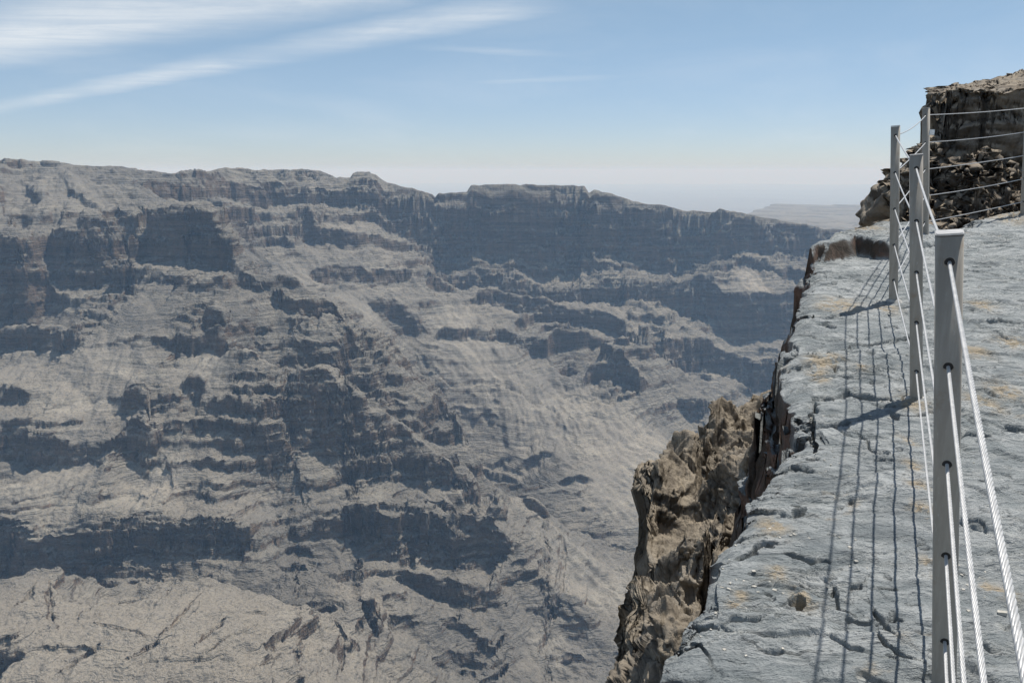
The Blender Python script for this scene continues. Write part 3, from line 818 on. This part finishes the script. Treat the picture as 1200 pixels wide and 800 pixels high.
OCHRE = [(960,421,.09),(975,419,.08),(958,430,.06),(963,440,.05),(986,357,.16),(975,360,.12),(1007,430,.05),(1040,362,.1),(1068,474,.09),(1065,516,.05),(1070,548,.05),(1075,572,.05),(1080,600,.05),(905,611,.07),(912,615,.04),(941,703,.05),(910,668,.04),(1152,474,.1),(1140,415,.1),(1178,460,.1),(1175,700,.05),(1155,690,.04),(1175,255,.3),(1188,249,.3),(1150,360,.1),(1185,405,.1),(1010,283,.25),(990,279,.2),(860,712,.03),(868,700,.025),(1090,665,.04)]

def edge_d(x, y):
    wx = 0.05 * fbm(x / 0.6, y / 0.6, 4, 511); wy = 0.05 * fbm(x / 0.6, y / 0.6, 4, 521)
    _, va = cells(x / .33 + .5 * noise2(x / .5, y / .5, 3), y / .45, 515); _, vb = cells(x / .12, y / .14, 516)
    d, par = sdist(x + wx * np.clip(y / 4, .5, 1.5), y + wy * np.clip(y / 4, .5, 1.5), EDGE)
    d = d + .07 * va + .012 * vb
    return -d, par              # inside the slab is to the right of the line

def ledge_z(x, y):
    z = gplane(y)
    z = z + 0.04 * fbm(x / 1.3, y / 1.3, 4, 531)
    k = (y > 4) & (y < 12)
    sd = np.full(x.shape, -9.0); pr = np.zeros(x.shape)
    if k.any():
        a, b = sdist(x[k] + 0.05 * fbm(x[k] / .5, y[k] / .5, 3, 541), y[k] + 0.05 * fbm(x[k] / .5, y[k] / .5, 3, 551), STEP)
        sd[k] = a; pr[k] = b
    z = z + sstep(-0.035, 0.035, sd) * 0.17 * np.clip((len(STEP) - 1 - pr) / 1.5, 0, 1) * np.exp(-np.clip(sd, 0, 9) * .25)
    # broken thin beds: plates with sharp edges at three sizes
    wx = x + .10 * fbm(x / .45, y / .45, 4, 561); wy = y + .07 * fbm(x / .45, y / .30, 4, 571)
    rot = wx * .22 + wy
    patch = noise2(x / .8, y / .6, 577)
    for sx_, sy_, amp, gap, sd in ((.85, .34, .036, .014, 1), (.34, .13, .030, .008, 2), (.15, .06, .013, .002, 3)):
        e_, v_ = cells(wx / sx_, rot / sy_, 580 + sd)
        mk_ = np.clip(.40 + 1.5 * noise2(x / (sx_ * 2.2) + sd, y / (sx_ * 1.8), 590 + sd), .06, 1.1)
        z = z + amp * mk_ * v_ * sstep(0, .11, e_) - gap * mk_ * (1 - sstep(0, .09, e_))
    hgt = fbm(wx / 0.85, rot / 0.30, 2, 581, .45)
    q = hgt * 4.0; fr = q - np.floor(q)
    z = z + .026 * (sstep(0, .22, fr) - fr) * np.clip(.15 + 1.5 * noise2(x / .6, y / .45, 595), 0, 1.1)
    z = z + 0.004 * fbm(x / .08, rot / .04, 4, 601, .6)
    # solution pits
    for sz, dp, sd in ((.30, .035, 1), (.13, .016, 2)):
        f1, v_ = cells_f1(x / sz + .3 * noise2(x / .1, y / .1, 610), y / (sz * .7) + .3 * noise2(x / .1, y / .1, 612), 614 + sd)
        z = z - dp * (1 - sstep(.10, .17, f1)) * (v_ > .68) * np.clip(v_ * 4 - 2.4, 0, 1.3)
    for P, w, dp in CRK:
        m = 0.35
        kk = (x > P[:, 0].min() - m) & (x < P[:, 0].max() + m) & (y > P[:, 1].min() - m) & (y < P[:, 1].max() + m)
        if not kk.any(): continue
        xs = x[kk]; ys = y[kk]
        d, par = sdist(xs + .035 * fbm(xs / .14, ys / .14, 3, 621), ys + .035 * fbm(xs / .14, ys / .14, 3, 631), P)
        wf = w * np.clip(np.minimum(par, len(P) - 1 - par) * 2.0 + .25, 0, 1) * (.75 + .5 * noise2(xs / .2, ys / .2, 641))
        # a scarp: the far side overhangs a dark slot, the near side sits a little lower
        z[kk] -= .95 * dp * (1 - sstep(wf * .2, wf * .5 + .007, np.abs(d)))
        z[kk] += .010 * sstep(-.01, .01, d) * np.exp(-np.abs(d) / .12)
    d, par = edge_d(x, y)
    out = np.clip(-d, 0, None)
    rough = 1 + .35 * fbm(x / .35, y / .35, 3, 651)
    z = z - 0.05 * np.exp(-np.clip(d, 0, 9) / .05) * (d > -.05)
    s1 = .34 * rough
    drop = s1 * sstep(0, .02, out) + .5 * sstep(.05, .09, out * rough) + .8 * sstep(.13, .18, out * rough) + 6.0 * np.clip(out - .2, 0, 99) + .6 * out
    # broken hollow in the edge
    z = z - np.minimum(drop, 70)
    return z, d

def cast_plane(P):
    return np.array([onplane(u, v) for u, v in P])
CRK = [(cast_plane(P), w, dp) for P, w, dp in CRACKS]

def build_ledge():
    nc, nr = 1150, 2150
    az = np.linspace(math.radians(-22), math.radians(47), nc)
    # more columns where the camera looks
    az = np.interp(np.linspace(0, 1, nc), [0, .06, .96, 1], [math.radians(-25), math.radians(5.0), math.radians(33.5), math.radians(66)])
    r = np.exp(np.linspace(math.log(0.6), math.log(17), 700))
    azc = az[::3]
    zc, _ = ledge_z(r[:, None] * np.sin(azc), r[:, None] * np.cos(azc))
    zc = np.stack([np.interp(az, azc, zc[i]) for i in range(len(r))])
    zc = np.maximum(zc, -9)
    R = adaptive_rows(az, r, np.maximum(zc, gplane(r[:, None] * np.cos(az)) - .4), nr, 1.0, .25, 30)
    X = R * np.sin(az); Y = R * np.cos(az)
    Z, d = ledge_z(X, Y)
    N = normals(X, Y, Z)
    st = np.clip((1 - N[..., 2]) * 2 - .5, 0, 1) * (d < .1)
    dd = .03 * noise3(X / .5, Y / .5, Z / .16, 1) + .02 * noise3(X / .16, Y / .16, Z / .07, 2) + .01 * noise3(X / .06, Y / .06, Z / .05, 3)
    X = X + N[..., 0] * dd * st; Y = Y + N[..., 1] * dd * st
    och = np.zeros(X.shape)
    for u, v, rad in OCHRE:
        px, py = onplane(u, v)
        q = ((X - px) ** 2 + ((Y - py) / 1.4) ** 2) / (rad * .75) ** 2
        och = np.maximum(och, np.exp(-q))
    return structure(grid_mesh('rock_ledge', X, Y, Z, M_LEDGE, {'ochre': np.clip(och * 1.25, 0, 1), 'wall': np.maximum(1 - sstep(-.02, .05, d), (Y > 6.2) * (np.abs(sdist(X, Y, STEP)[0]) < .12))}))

# the broken buttress below the edge
BUT = [(900,540,12),(870,580,10),(840,640,8.6),(810,700,7.5),(790,760,6.8),(770,800,6.4),(905,468,20),(880,474,19.3),(850,492,18),(830,502,17),(826,516,16),(795,528,14.6),(770,541,14),(745,556,12.8),(742,600,11.6),(743,650,10.5),(742,700,9.5),(738,745,8.7),(726,800,7.8),(708,850,7.2),(860,520,15),(820,560,12.6),(790,620,11),(775,700,9.2),(750,780,7.8),(930,520,14.5),(930,480,19),(880,640,9.5),(850,760,7.2)]
BT = TPS([at(*p) for p in BUT], 5.0, .002)
BL = np.array([at(u, v, D)[:2] for u, v, D in [(690,960,6.0),(724,850,7.2),(740,800,7.8),(752,745,8.7),(757,700,9.5),(757,650,10.5),(756,600,11.6),(757,560,12.8),(770,541,14),(795,528,14.6),(826,516,16),(830,502,17),(850,492,18),(880,474,19.3),(905,468,20),(960,455,21.5)]])

def but_z(x, y):
    wx = .30 * fbm(x / 2.2, y / 2.2, 2, 711); wy = .30 * fbm(x / 2.2, y / 2.2, 2, 721)
    z = BT(x, y)
    z = z + .5 * fbm(x / 1.9, y / 1.9, 3, 731) + .4 * (ridged(x / 1.5, y / 1.5, 3, 741) - .9)
    # dark clefts
    c = np.abs(noise2(x / 1.3 + 4, y / 3.0, 751)); z = z - .8 * (1 - sstep(.0, .10, c)) * sstep(-.2, .2, noise2(x / 2.5, y / 2.5, 753))
    _, b1 = cells(x / .7 + .6 * noise2(x, y, 3), y / .9, 763)
    z = z + .14 * b1
    d, _ = sdist(x + wx, y + wy, BL)
    out = np.clip(d, 0, None)                 # to the left of the line is open air
    z = z - np.minimum(3.5 * sstep(0, .12, out) + 9 * out, 80)
    return z, d

def build_buttress():
    nc, nr = 620, 1100
    az = np.linspace(math.radians(-1), math.radians(24), nc)
    r = np.exp(np.linspace(math.log(5.0), math.log(34), 500))
    azc = az[::2]
    zc, _ = but_z(r[:, None] * np.sin(azc), r[:, None] * np.cos(azc))
    zc = np.stack([np.interp(az, azc, zc[i]) for i in range(len(r))])
    R = adaptive_rows(az, r, np.maximum(zc, -22), nr, .5, .8, 3)
    X = R * np.sin(az); Y = R * np.cos(az)
    Z, d = but_z(X, Y)
    e, _ = edge_d(X, Y)
    Z = np.minimum(Z, np.where(e > -.3, gplane(Y) - 1.6 - 3 * np.clip(e, 0, 9), Z))
    N = smooth_n(normals(X, Y, Z), 14)
    st = np.clip((1 - N[..., 2]) * 1.8 - .3, 0, 1)
    st = .35 + .65 * st
    qx = X + .12 * noise3(X / .5, Y / .5, Z / .5, 14); qz = Z + .3 * X + .1 * noise3(X / .5, Y / .5, Z / .5, 15)
    e1, k1 = cells3(qx / .95, Y / 1.1, qz / .55, 41); e2, k2 = cells3(qx / .38, Y / .42, qz / .2, 42); e3, k3 = cells3(qx / .15, Y / .16, qz / .1, 43)
    dd = .25 * k1 - .14 * np.exp(-e1 / .05) + .16 * k2 - .06 * np.exp(-e2 / .05) + .09 * k3 + .03 * noise3(X / .06, Y / .06, Z / .06, 13) + .02 * noise3(X / .2, Y / .2, Z / .07, 16)
    X = X + N[..., 0] * dd * st; Y = Y + N[..., 1] * dd * st; Z = Z + N[..., 2] * dd * st * .8
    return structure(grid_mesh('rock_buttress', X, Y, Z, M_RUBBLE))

# the outcrop beyond the fence
B1 = [at(u, 200, D)[:2] for u, D in [(1091,16.5),(1130,16.0),(1180,15.6),(1260,15.2),(1420,15),(1420,27),(1200,27),(1093,25)]]
B2 = [at(u, 200, D)[:2] for u, D in [(1032,14.0),(1046,13.5),(1062,13.3),(1084,13.8),(1092,16.5),(1050,16.5)]]
def out_z(x, y):
    t = x / y
    uu = 600 + t * FPX * CP                    # bearing expressed as a column, for the profile tables below
    wx = .22 * fbm(x / 1.6, y / 1.6, 3, 811); wy = .22 * fbm(x / 1.6, y / 1.6, 4, 821)
    n = .35 * fbm(x / 1.4, y / 1.4, 4, 831)
    us = np.array([1000,1092,1120,1140,1165,1200,1260,1400.]); vt = np.array([110,108,110,110,108,104,100,95.])
    zf = -ray(600, 0)[1] * 0
    sl = np.array([ray(u, v)[1] for u, v in zip(us, vt)])
    topf = np.interp(uu, us, sl) * 16.0
    vb = np.array([106,100,95,90,79,69,60,50.]); sb = np.array([ray(u, v)[1] for u, v in zip(us, vb)])
    topb = np.interp(uu, us, sb) * 21.0
    top = topf + (topb - topf) * np.clip((y - 16) / 5, 0, 1) + .12 * n
    top = top + np.clip(y - 21, 0, 9) * -.15
    d = poly_sd(x + wx, y + wy, B1)
    q = np.clip(-d, 0, 9)
    z1 = top - np.minimum(2.2 * sstep(0, .15, q), 9) - 7.0 * q
    us2 = np.array([1015,1022,1030,1045,1060,1075,1088,1125.]); v2 = np.array([224,219,208,198,182,168,158,150.])
    s2 = np.array([ray(u, v)[1] for u, v in zip(us2, v2)])
    top2 = np.interp(uu, us2, s2) * 14.6 + .15 * n + (y - 14.6) * .12
    q2 = (top2) / .22; fr = q2 - np.floor(q2); top2 = top2 + .18 * (sstep(0, .3, fr) - fr)
    d2 = poly_sd(x + wx * .7, y + wy * .7, B2)
    z2 = top2 - 5.0 * np.clip(-d2, 0, 9)
    # rubble apron
    ut = np.array([1000,1040,1070,1092,1120,1140,1160,1175,1190,1215,1300.]); vv = np.array([270,262,225,212,203,206,214,232,228,222,215.])
    st_ = np.array([ray(u, v)[1] for u, v in zip(ut, vv)])
    zt = np.interp(uu, ut, st_) * 14.6
    e1, b1 = cells(x / .7 + .5 * noise2(x, y, 5), y / .6, 851); e2, b2 = cells(x / .28, y / .26, 852)
    za = -1.7 + (zt + 1.7) * sstep(10.8, 14.3, y) + .35 * (ridged(x / .8, y / .8, 4, 841) - .8) + .15 * fbm(x / .25, y / .25, 3, 843)
    za = za - np.clip((ray(1030, 265)[0] - t) * 40, 0, 12)
    z = np.maximum(np.maximum(z1, z2), za)
    z = z + .05 * fbm(x / .3, y / .3, 3, 845) + .07 * b2 + np.where(za >= np.maximum(z1, z2), .32 * b1 + .12 * b2 - .10 * np.exp(-e1 / .07), 0)
    far = np.clip(y - 25.5, 0, 9)
    z = z - far * far * .5
    return np.maximum(z, -14)

def build_outcrop():
    nc, nr = 420, 800
    az = np.linspace(math.radians(22.0), math.radians(46), nc)
    az = np.interp(np.linspace(0, 1, nc), [0, .8, 1], [math.radians(22.3), math.radians(33.8), math.radians(44)])
    r = np.exp(np.linspace(math.log(11.5), math.log(38), 600))
    zc = out_z(r[:, None] * np.sin(az), r[:, None] * np.cos(az))
    R = adaptive_rows(az, r, zc, nr, .5, 1.0, 3)
    X = R * np.sin(az); Y = R * np.cos(az)
    Z = out_z(X, Y)
    N = normals(X, Y, Z)
    st = np.clip((1 - N[..., 2]) * 1.8 - .3, 0, 1)
    qz = Z + .12 * X + .1 * noise3(X / .9, Y / .9, Z / .9, 24)
    e1, k1 = cells3(X / 1.5, Y / 1.5, qz / .55, 51); e2, k2 = cells3(X / .5, Y / .5, qz / .2, 52)
    st = .2 + .8 * st
    dd = .22 * k1 - .13 * np.exp(-e1 / .05) + .11 * k2 - .05 * np.exp(-e2 / .06) + .04 * noise3(X / 1.2, Y / 1.2, Z / .30, 21) + .07 * noise3(X / .4, Y / .4, Z / .16, 22) + .05 * noise3(X / .14, Y / .14, Z / .1, 23)
    X = X + N[..., 0] * dd * st; Y = Y + N[..., 1] * dd * st
    return structure(grid_mesh('rock_outcrop', X, Y, Z, M_OUT))

build_ledge(); build_buttress(); build_outcrop()

def build_chips():
    V = []; F = []
    spots = []
    for cu, cv, n, spread in ((988,545,14,.10),(910,690,10,.06),(870,690,12,.10),(905,612,8,.08),(945,470,10,.12),(1040,470,14,.15),(1150,470,18,.2),(960,425,14,.14),(985,360,14,.2),(1010,285,14,.4),(1160,700,14,.10),(850,740,12,.10),(1170,300,16,.4),(1000,640,16,.25),(1100,420,14,.25)):
        px, py = onplane(cu, cv)
        for _ in range(n): spots.append((px + rng.normal(0, spread), py + rng.normal(0, spread), np.exp(rng.normal(-5.25, .4))))
    P = np.array(spots)
    zz, dd = ledge_z(P[:, 0], P[:, 1])
    for (x, y, r), z, d in zip(spots, zz, dd):
        if d < .05: continue
        b = len(V)
        q = rng.random((8, 3)) * .6 + .55
        a = rng.random() * 6.28; ca, sa = math.cos(a), math.sin(a)
        for i in range(8):
            vx = (1 if i & 1 else -1) * r * q[i, 0]; vy = (1 if i & 2 else -1) * r * .7 * q[i, 1]; vz = (1 if i & 4 else -1) * r * .4 * q[i, 2]
            V.append((x + vx * ca - vy * sa, y + vx * sa + vy * ca, z + vz + r * .15))
        F += [(b, b+2, b+3, b+1), (b+4, b+5, b+7, b+6), (b, b+1, b+5, b+4), (b+2, b+6, b+7, b+3), (b, b+4, b+6, b+2), (b+1, b+3, b+7, b+5)]
    me = bpy.data.meshes.new('gravel'); me.from_pydata(V, [], F); me.update(); me.materials.append(M_CHIP)
    o = bpy.data.objects.new('gravel', me); COL.objects.link(o)
    o['kind'] = 'stuff'; o['label'] = 'small pale stone chips scattered on the grey rock ledge'
    o['category'] = 'gravel'
build_chips()
#@@END_NEAR

# ------------------------------------------------------------------ fence
def tube(V, F, pts, rad, n=8, cap=True, sq=0, face=None):
    """append a tube through pts"""
    pts = [Vector(p) for p in pts]
    b0 = len(V)
    for i, p in enumerate(pts):
        t = (pts[min(i + 1, len(pts) - 1)] - pts[max(i - 1, 0)]).normalized()
        a = t.cross(Vector((0, 0, 1))) if face is None else t.cross(face)
        if a.length < 1e-3: a = t.cross(Vector((0, 1, 0)))
        a.normalize(); b = t.cross(a).normalized()
        for k in range(n):
            th = 2 * math.pi * k / n
            c_, s_ = math.cos(th), math.sin(th)
            g = rad if not sq else rad / (abs(c_) ** sq + abs(s_) ** sq) ** (1.0 / sq)
            V.append(p + a * (g * c_) + b * (g * s_))
    for i in range(len(pts) - 1):
        for k in range(n):
            F.append((b0 + i * n + k, b0 + i * n + (k + 1) % n, b0 + (i + 1) * n + (k + 1) % n, b0 + (i + 1) * n + k))
    if cap:
        F.append(tuple(b0 + k for k in range(n))[::-1]); F.append(tuple(b0 + (len(pts) - 1) * n + k for k in range(n)))

def mk(name, V, F, mat, parent=None, smooth=True):
    me = bpy.data.meshes.new(name); me.from_pydata([tuple(v) for v in V], [], F); me.update()
    if smooth:
        me.polygons.foreach_set('use_smooth', [len(p.vertices) == 4 for p in me.polygons])
    me.materials.append(mat)
    o = bpy.data.objects.new(name, me); COL.objects.link(o)
    if parent is not None: o.parent = parent
    return o

SPC = 0.25; HP = 4.87 * SPC; RP = 0.029
# base and top of each post (metres)
POSTS = [
 ((0.15, -0.20), (0.04, -0.20)),
 ((1.166, 1.93), (1.010, 1.868)),
 ((2.065, 3.956), (1.938, 3.956)),
 ((2.745, 5.72), (2.640, 5.72)),
 ((4.02, 7.86), (3.900, 7.86)),
 ((5.70, 9.05), (5.595, 9.05)),
 ((7.9, 10.5), (7.80, 10.5)),
]
fence = bpy.data.objects.new('cable_fence', None); COL.objects.link(fence)
fence.location = (POSTS[2][0][0], POSTS[2][0][1], -1.14)
fence['label'] = 'grey metal post fence with five strung wire ropes along the cliff edge'
fence['category'] = 'fence'
fence['kind'] = 'thing'
FO = Vector(fence.location)
axes = []
for i, (b, t) in enumerate(POSTS):
    zb = -1.65 + 0.128 * b[1] + (0.045 if i == 1 else 0.03 if i == 0 else 0.0)
    B = Vector((b[0], b[1], zb)); T = Vector((t[0], t[1], zb + HP))
    axes.append((B, T))
def hole(i, k):           # k = 0 top ... 4
    B, T = axes[i]
    f = (0.25 + k) / 4.87
    return T + (B - T) * f
for i, (B, T) in enumerate(axes):
    V, F = [], []
    ax = (T - B).normalized()
    D0 = B - ax * 0.15
    nx_ = axes[min(i + 1, len(axes) - 1)][0] - axes[max(i - 1, 0)][0]
    tube(V, F, [D0 - FO, B - FO, B + ax * HP * .5 - FO, T - ax * .004 - FO], RP, 40, True, 7, nx_)
    p = mk('post', V, F, M_POST, fence)
    V, F = [], []
    tube(V, F, [T - ax * .002 - FO, T + ax * .001 - FO], RP + .0006, 40, True, 7, nx_)
    tube(V, F, [T + ax * .001 - FO, T + ax * .0028 - FO], RP * .95, 40, True, 7, nx_)
    mk('post_cap', V, F, M_CAP, p)
    # mortar the post is set in
    V, F = [], []
    rr = [RP + .016 + .016 * rng.random() for _ in range(18)]
    for zz, kx in ((-.05, 1.25), (.006, 1.0), (.014, .72)):
        for q in range(18):
            th = 2 * math.pi * q / 18
            V.append(B - FO + Vector((rr[q] * kx * math.cos(th), rr[q] * kx * math.sin(th), zz)))
    for lv in range(2):
        for q in range(18): F.append((lv * 18 + q, lv * 18 + (q + 1) % 18, lv * 18 + 18 + (q + 1) % 18, lv * 18 + 18 + q))
    F.append(tuple(range(36, 54)))
    if i != 1: mk('mortar_footing', V, F, M_GROUT, p)
    # ringed black discs on both faces, painting the shade inside the holes
    for k in range(5):
        c = hole(i, k)
        for sgn, j in ((-1, i - 1), (1, i + 1)):
            if j < 0 or j >= len(axes): continue
            dirn = (hole(j, k) - c).normalized()
            V, F = [], []
            q = c + dirn * (RP - .001) - FO
            tube(V, F, [q - dirn * .004, q + dirn * .0012], .0115, 16)
            h = mk('hole_shade_disc', V, F, M_DARK, p)
            V, F = [], []
            a = dirn.cross(ax).normalized()
            ring = [q + dirn * .0005 + a * (.0118 * math.cos(x)) + ax * (.0118 * math.sin(x)) for x in np.linspace(0, 2 * math.pi, 21)]
            tube(V, F, ring, .0013, 6, False)
            mk('hole_rim', V, F, M_POST, p)
# tag on the fourth post
B, T = axes[4]
c = T + (B - T) * (28 / 155.) + Vector((.045, -.02, 0)) - FO
V = [c + Vector((sx * .024, sy * .004, sz * .024)) for sx in (-1, 1) for sy in (-1, 1) for sz in (-1, 1)]
F = [(0,1,3,2),(4,6,7,5),(0,4,5,1),(2,3,7,6),(0,2,6,4),(1,5,7,3)]
mk('tag', V, F, M_TAG, fence, False)

for k in range(5):
    V, F = [], []
    for i in range(len(axes) - 1):
        a = hole(i, k); b = hole(i + 1, k)
        L = (b - a).length
        sag = 0.006 + 0.004 * ((k * 7 + i * 3) % 5) / 2
        if i == 3: sag = 0.03 if k == 0 else 0.012
        n = int(L / (.006 if i == 0 else .010 if i == 1 else .05)) + 2
        S = np.linspace(0, 1, n)
        C = [a + (b - a) * s + Vector((0, 0, -4 * sag * s * (1 - s))) - FO for s in S]
        if i <= 1:
            t = (b - a).normalized(); e1 = t.cross(Vector((0, 0, 1))).normalized(); e2 = t.cross(e1)
            for m in range(6):
                pts_ = [c + e1 * (0.0027 * math.cos(L * s / .066 * 2 * math.pi + m * math.pi / 3)) + e2 * (0.0027 * math.sin(L * s / .066 * 2 * math.pi + m * math.pi / 3)) for c, s in zip(C, S)]
                tube(V, F, pts_, .00165, 7, False)
            tube(V, F, C[::6] + [C[-1]], .0027, 6, False)
        else:
            tube(V, F, C, .0041, 8, False)
    mk('cable', V, F, M_ROPE, fence)

# ------------------------------------------------------------------ air
def haze_box():
    m, nt = nodes_new('haze_air'); N = NT(nt)
    v = N.n('ShaderNodeVolumePrincipled')
    v.inputs['Color'].default_value = (0.43, 0.68, 1.0, 1)
    v.inputs['Absorption Color'].default_value = (1, 1, 1, 1)
    v.inputs['Density'].default_value = HAZE
    v.inputs['Anisotropy'].default_value = 0.0
    o = N.n('ShaderNodeOutputMaterial'); N.L.new(v.outputs[0], o.inputs['Volume'])
    x, zb, zt = 60000, -1010, HTOP
    V = [(sx * x, sy * x, z) for z in (zb, zt) for sx, sy in ((-1, -1), (1, -1), (1, 1), (-1, 1))]
    F = [(3,2,1,0),(4,5,6,7),(0,1,5,4),(1,2,6,5),(2,3,7,6),(3,0,4,7)]
    me = bpy.data.meshes.new('haze'); me.from_pydata(V, [], F); me.update(); me.materials.append(m)
    o = bpy.data.objects.new('haze', me); COL.objects.link(o); o['kind'] = 'stuff'
HAZE = 1.0 / 13500.0
HTOP = 75.0
haze_box()

# ------------------------------------------------------------------ light and sky
SUN_EL = math.radians(68); SUN_AZ = math.radians(49)      # azimuth to the right of the view direction (+Y)
sd = Vector((math.cos(SUN_EL) * math.sin(SUN_AZ), math.cos(SUN_EL) * math.cos(SUN_AZ), math.sin(SUN_EL)))
sl = bpy.data.lights.new('sun', 'SUN'); sl.energy = 4.0; sl.angle = math.radians(0.53); sl.color = (1.0, 0.965, 0.915)
so = bpy.data.objects.new('sun', sl); COL.objects.link(so)
so.rotation_euler = (-sd).to_track_quat('-Z', 'Y').to_euler()

w = bpy.data.worlds.new('World'); scene.world = w; w.use_nodes = True
nt = w.node_tree
for n in list(nt.nodes): nt.nodes.remove(n)
N = NT(nt)
sky = N.n('ShaderNodeTexSky', sky_type='NISHITA'); sky.sun_disc = False
sky.sun_elevation = SUN_EL; sky.sun_rotation = SUN_AZ
sky.altitude = 1900; sky.air_density = 1.0; sky.dust_density = 0.8; sky.ozone_density = 1.2
tc = N.n('ShaderNodeTexCoord'); gen = tc.outputs['Generated']
sp = N.n('ShaderNodeSeparateXYZ'); N.L.new(gen, sp.inputs[0])
zc = N.math('MAXIMUM', sp.outputs[2], 0.02)
cx = N.math('DIVIDE', sp.outputs[0], zc); cy = N.math('DIVIDE', sp.outputs[1], zc)   # plan position on a high layer of cirrus
cb = N.n('ShaderNodeCombineXYZ'); N.L.new(cx, cb.inputs[0]); N.L.new(cy, cb.inputs[1])
def plan(u, v):
    t, s = ray(u, v); return (t / s, 1 / s)
def streak(p, q, half, soft):
    """a straight band of cirrus between two plan points"""
    dx, dy = q[0] - p[0], q[1] - p[1]; L = math.hypot(dx, dy); dx /= L; dy /= L
    nz_ = N.noise(N.scalev(cb.outputs[0], 0.9, 0.9, 1), 1.0, 4, 0.6)
    a = N.math('ADD', N.math('MULTIPLY', cx, -dy), N.math('MULTIPLY', cy, dx))
    a = N.math('SUBTRACT', a, -p[0] * dy + p[1] * dx)
    a = N.math('ADD', a, N.math('MULTIPLY', N.math('SUBTRACT', nz_, 0.5), soft))
    l = N.math('ADD', N.math('MULTIPLY', cx, dx), N.math('MULTIPLY', cy, dy))
    l = N.math('SUBTRACT', l, p[0] * dx + p[1] * dy)
    band = N.ramp(N.math('ABSOLUTE', a), 0.0, half, 1.0, 0.0)
    ends = N.math('MULTIPLY', N.ramp(l, -0.6, 0.3), N.ramp(l, L - 0.8, L + 0.3, 1.0, 0.0))
    return N.math('MULTIPLY', band, ends)
wisp = N.noise(N.scalev(cb.outputs[0], 0.35, 1.6, 1, (0, 0, CLROT := 0.55)), 1.0, 7, 0.62, 0.6)
c1 = N.math('MULTIPLY', streak(plan(-120, 150), plan(640, 0), 0.55, 0.35), 0.6)
c2 = N.math('MULTIPLY', streak(plan(-260, 95), plan(440, -35), 1.2, 0.6), 0.72)
c3 = N.math('MULTIPLY', streak(plan(535, 58), plan(670, 66), 0.34, 0.5), 0.24)
c4 = N.math('MULTIPLY', streak(plan(560, 96), plan(740, 90), 0.50, 0.8), 0.20)
cl = N.math('MAXIMUM', N.math('MAXIMUM', c1, c2), N.math('MAXIMUM', c3, c4))
puff = N.noise(N.scalev(gen, 4.0, 4.0, 13.0, (0, 0.25, 0)), 1.0, 7, 0.62, 0.5)
fib = N.noise(N.scalev(cb.outputs[0], 0.6, 2.2, 1, (0, 0, -math.atan2(plan(640, 0)[1] - plan(-120, 150)[1], plan(640, 0)[0] - plan(-120, 150)[0]))), 1.0, 7, 0.7, 0.8)
cl = N.math('MULTIPLY', cl, N.ramp(puff, 0.3, 0.68, 0.40, 1.0))
cl = N.math('MULTIPLY', cl, N.ramp(fib, 0.28, 0.72, 0.6, 1.1))
veil = N.math('MULTIPLY', N.ramp(puff, 0.42, 0.78), N.ramp(sp.outputs[2], 0.0, 0.25, 0.16, 0.06))
cl = N.math('ADD', N.math('MAXIMUM', cl, veil), 0.10)
tint = N.mix(N.ramp(sp.outputs[2], 0.0, 0.22), (0.82, 0.88, 1.06), (0.93, 1.04, 1.02))
skc = N.mix(cl, N.mix(1.0, sky.outputs[0], tint, 'MULTIPLY'), (8.8, 9.2, 9.5))
bg = N.n('ShaderNodeBackground'); N.L.new(skc, bg.inputs[0]); bg.inputs[1].default_value = 0.078
wo = N.n('ShaderNodeOutputWorld'); N.L.new(bg.outputs[0], wo.inputs[0])

# ------------------------------------------------------------------ camera and render
cam = bpy.data.cameras.new('camera'); cam.sensor_width = 36; cam.sensor_fit = 'HORIZONTAL'; cam.lens = 36 * FPX / 1200.0
cam.clip_start = 0.05; cam.clip_end = 200000
co = bpy.data.objects.new('camera', cam); COL.objects.link(co)
co.location = (0, 0, 0); co.rotation_euler = (math.radians(90) - PITCH, 0, 0)
scene.camera = co
vs = scene.view_settings
vs.view_transform = 'Standard'; vs.look = 'None'; vs.gamma = 1.0; vs.exposure = 0.3; vs.use_curve_mapping = False
cy_ = scene.cycles
cy_.max_bounces = 6; cy_.diffuse_bounces = 3; cy_.glossy_bounces = 2; cy_.volume_bounces = 1; cy_.transparent_max_bounces = 4
cy_.use_denoising = True
try: cy_.denoiser = 'OPENIMAGEDENOISE'
except Exception: pass
cy_.use_adaptive_sampling = False
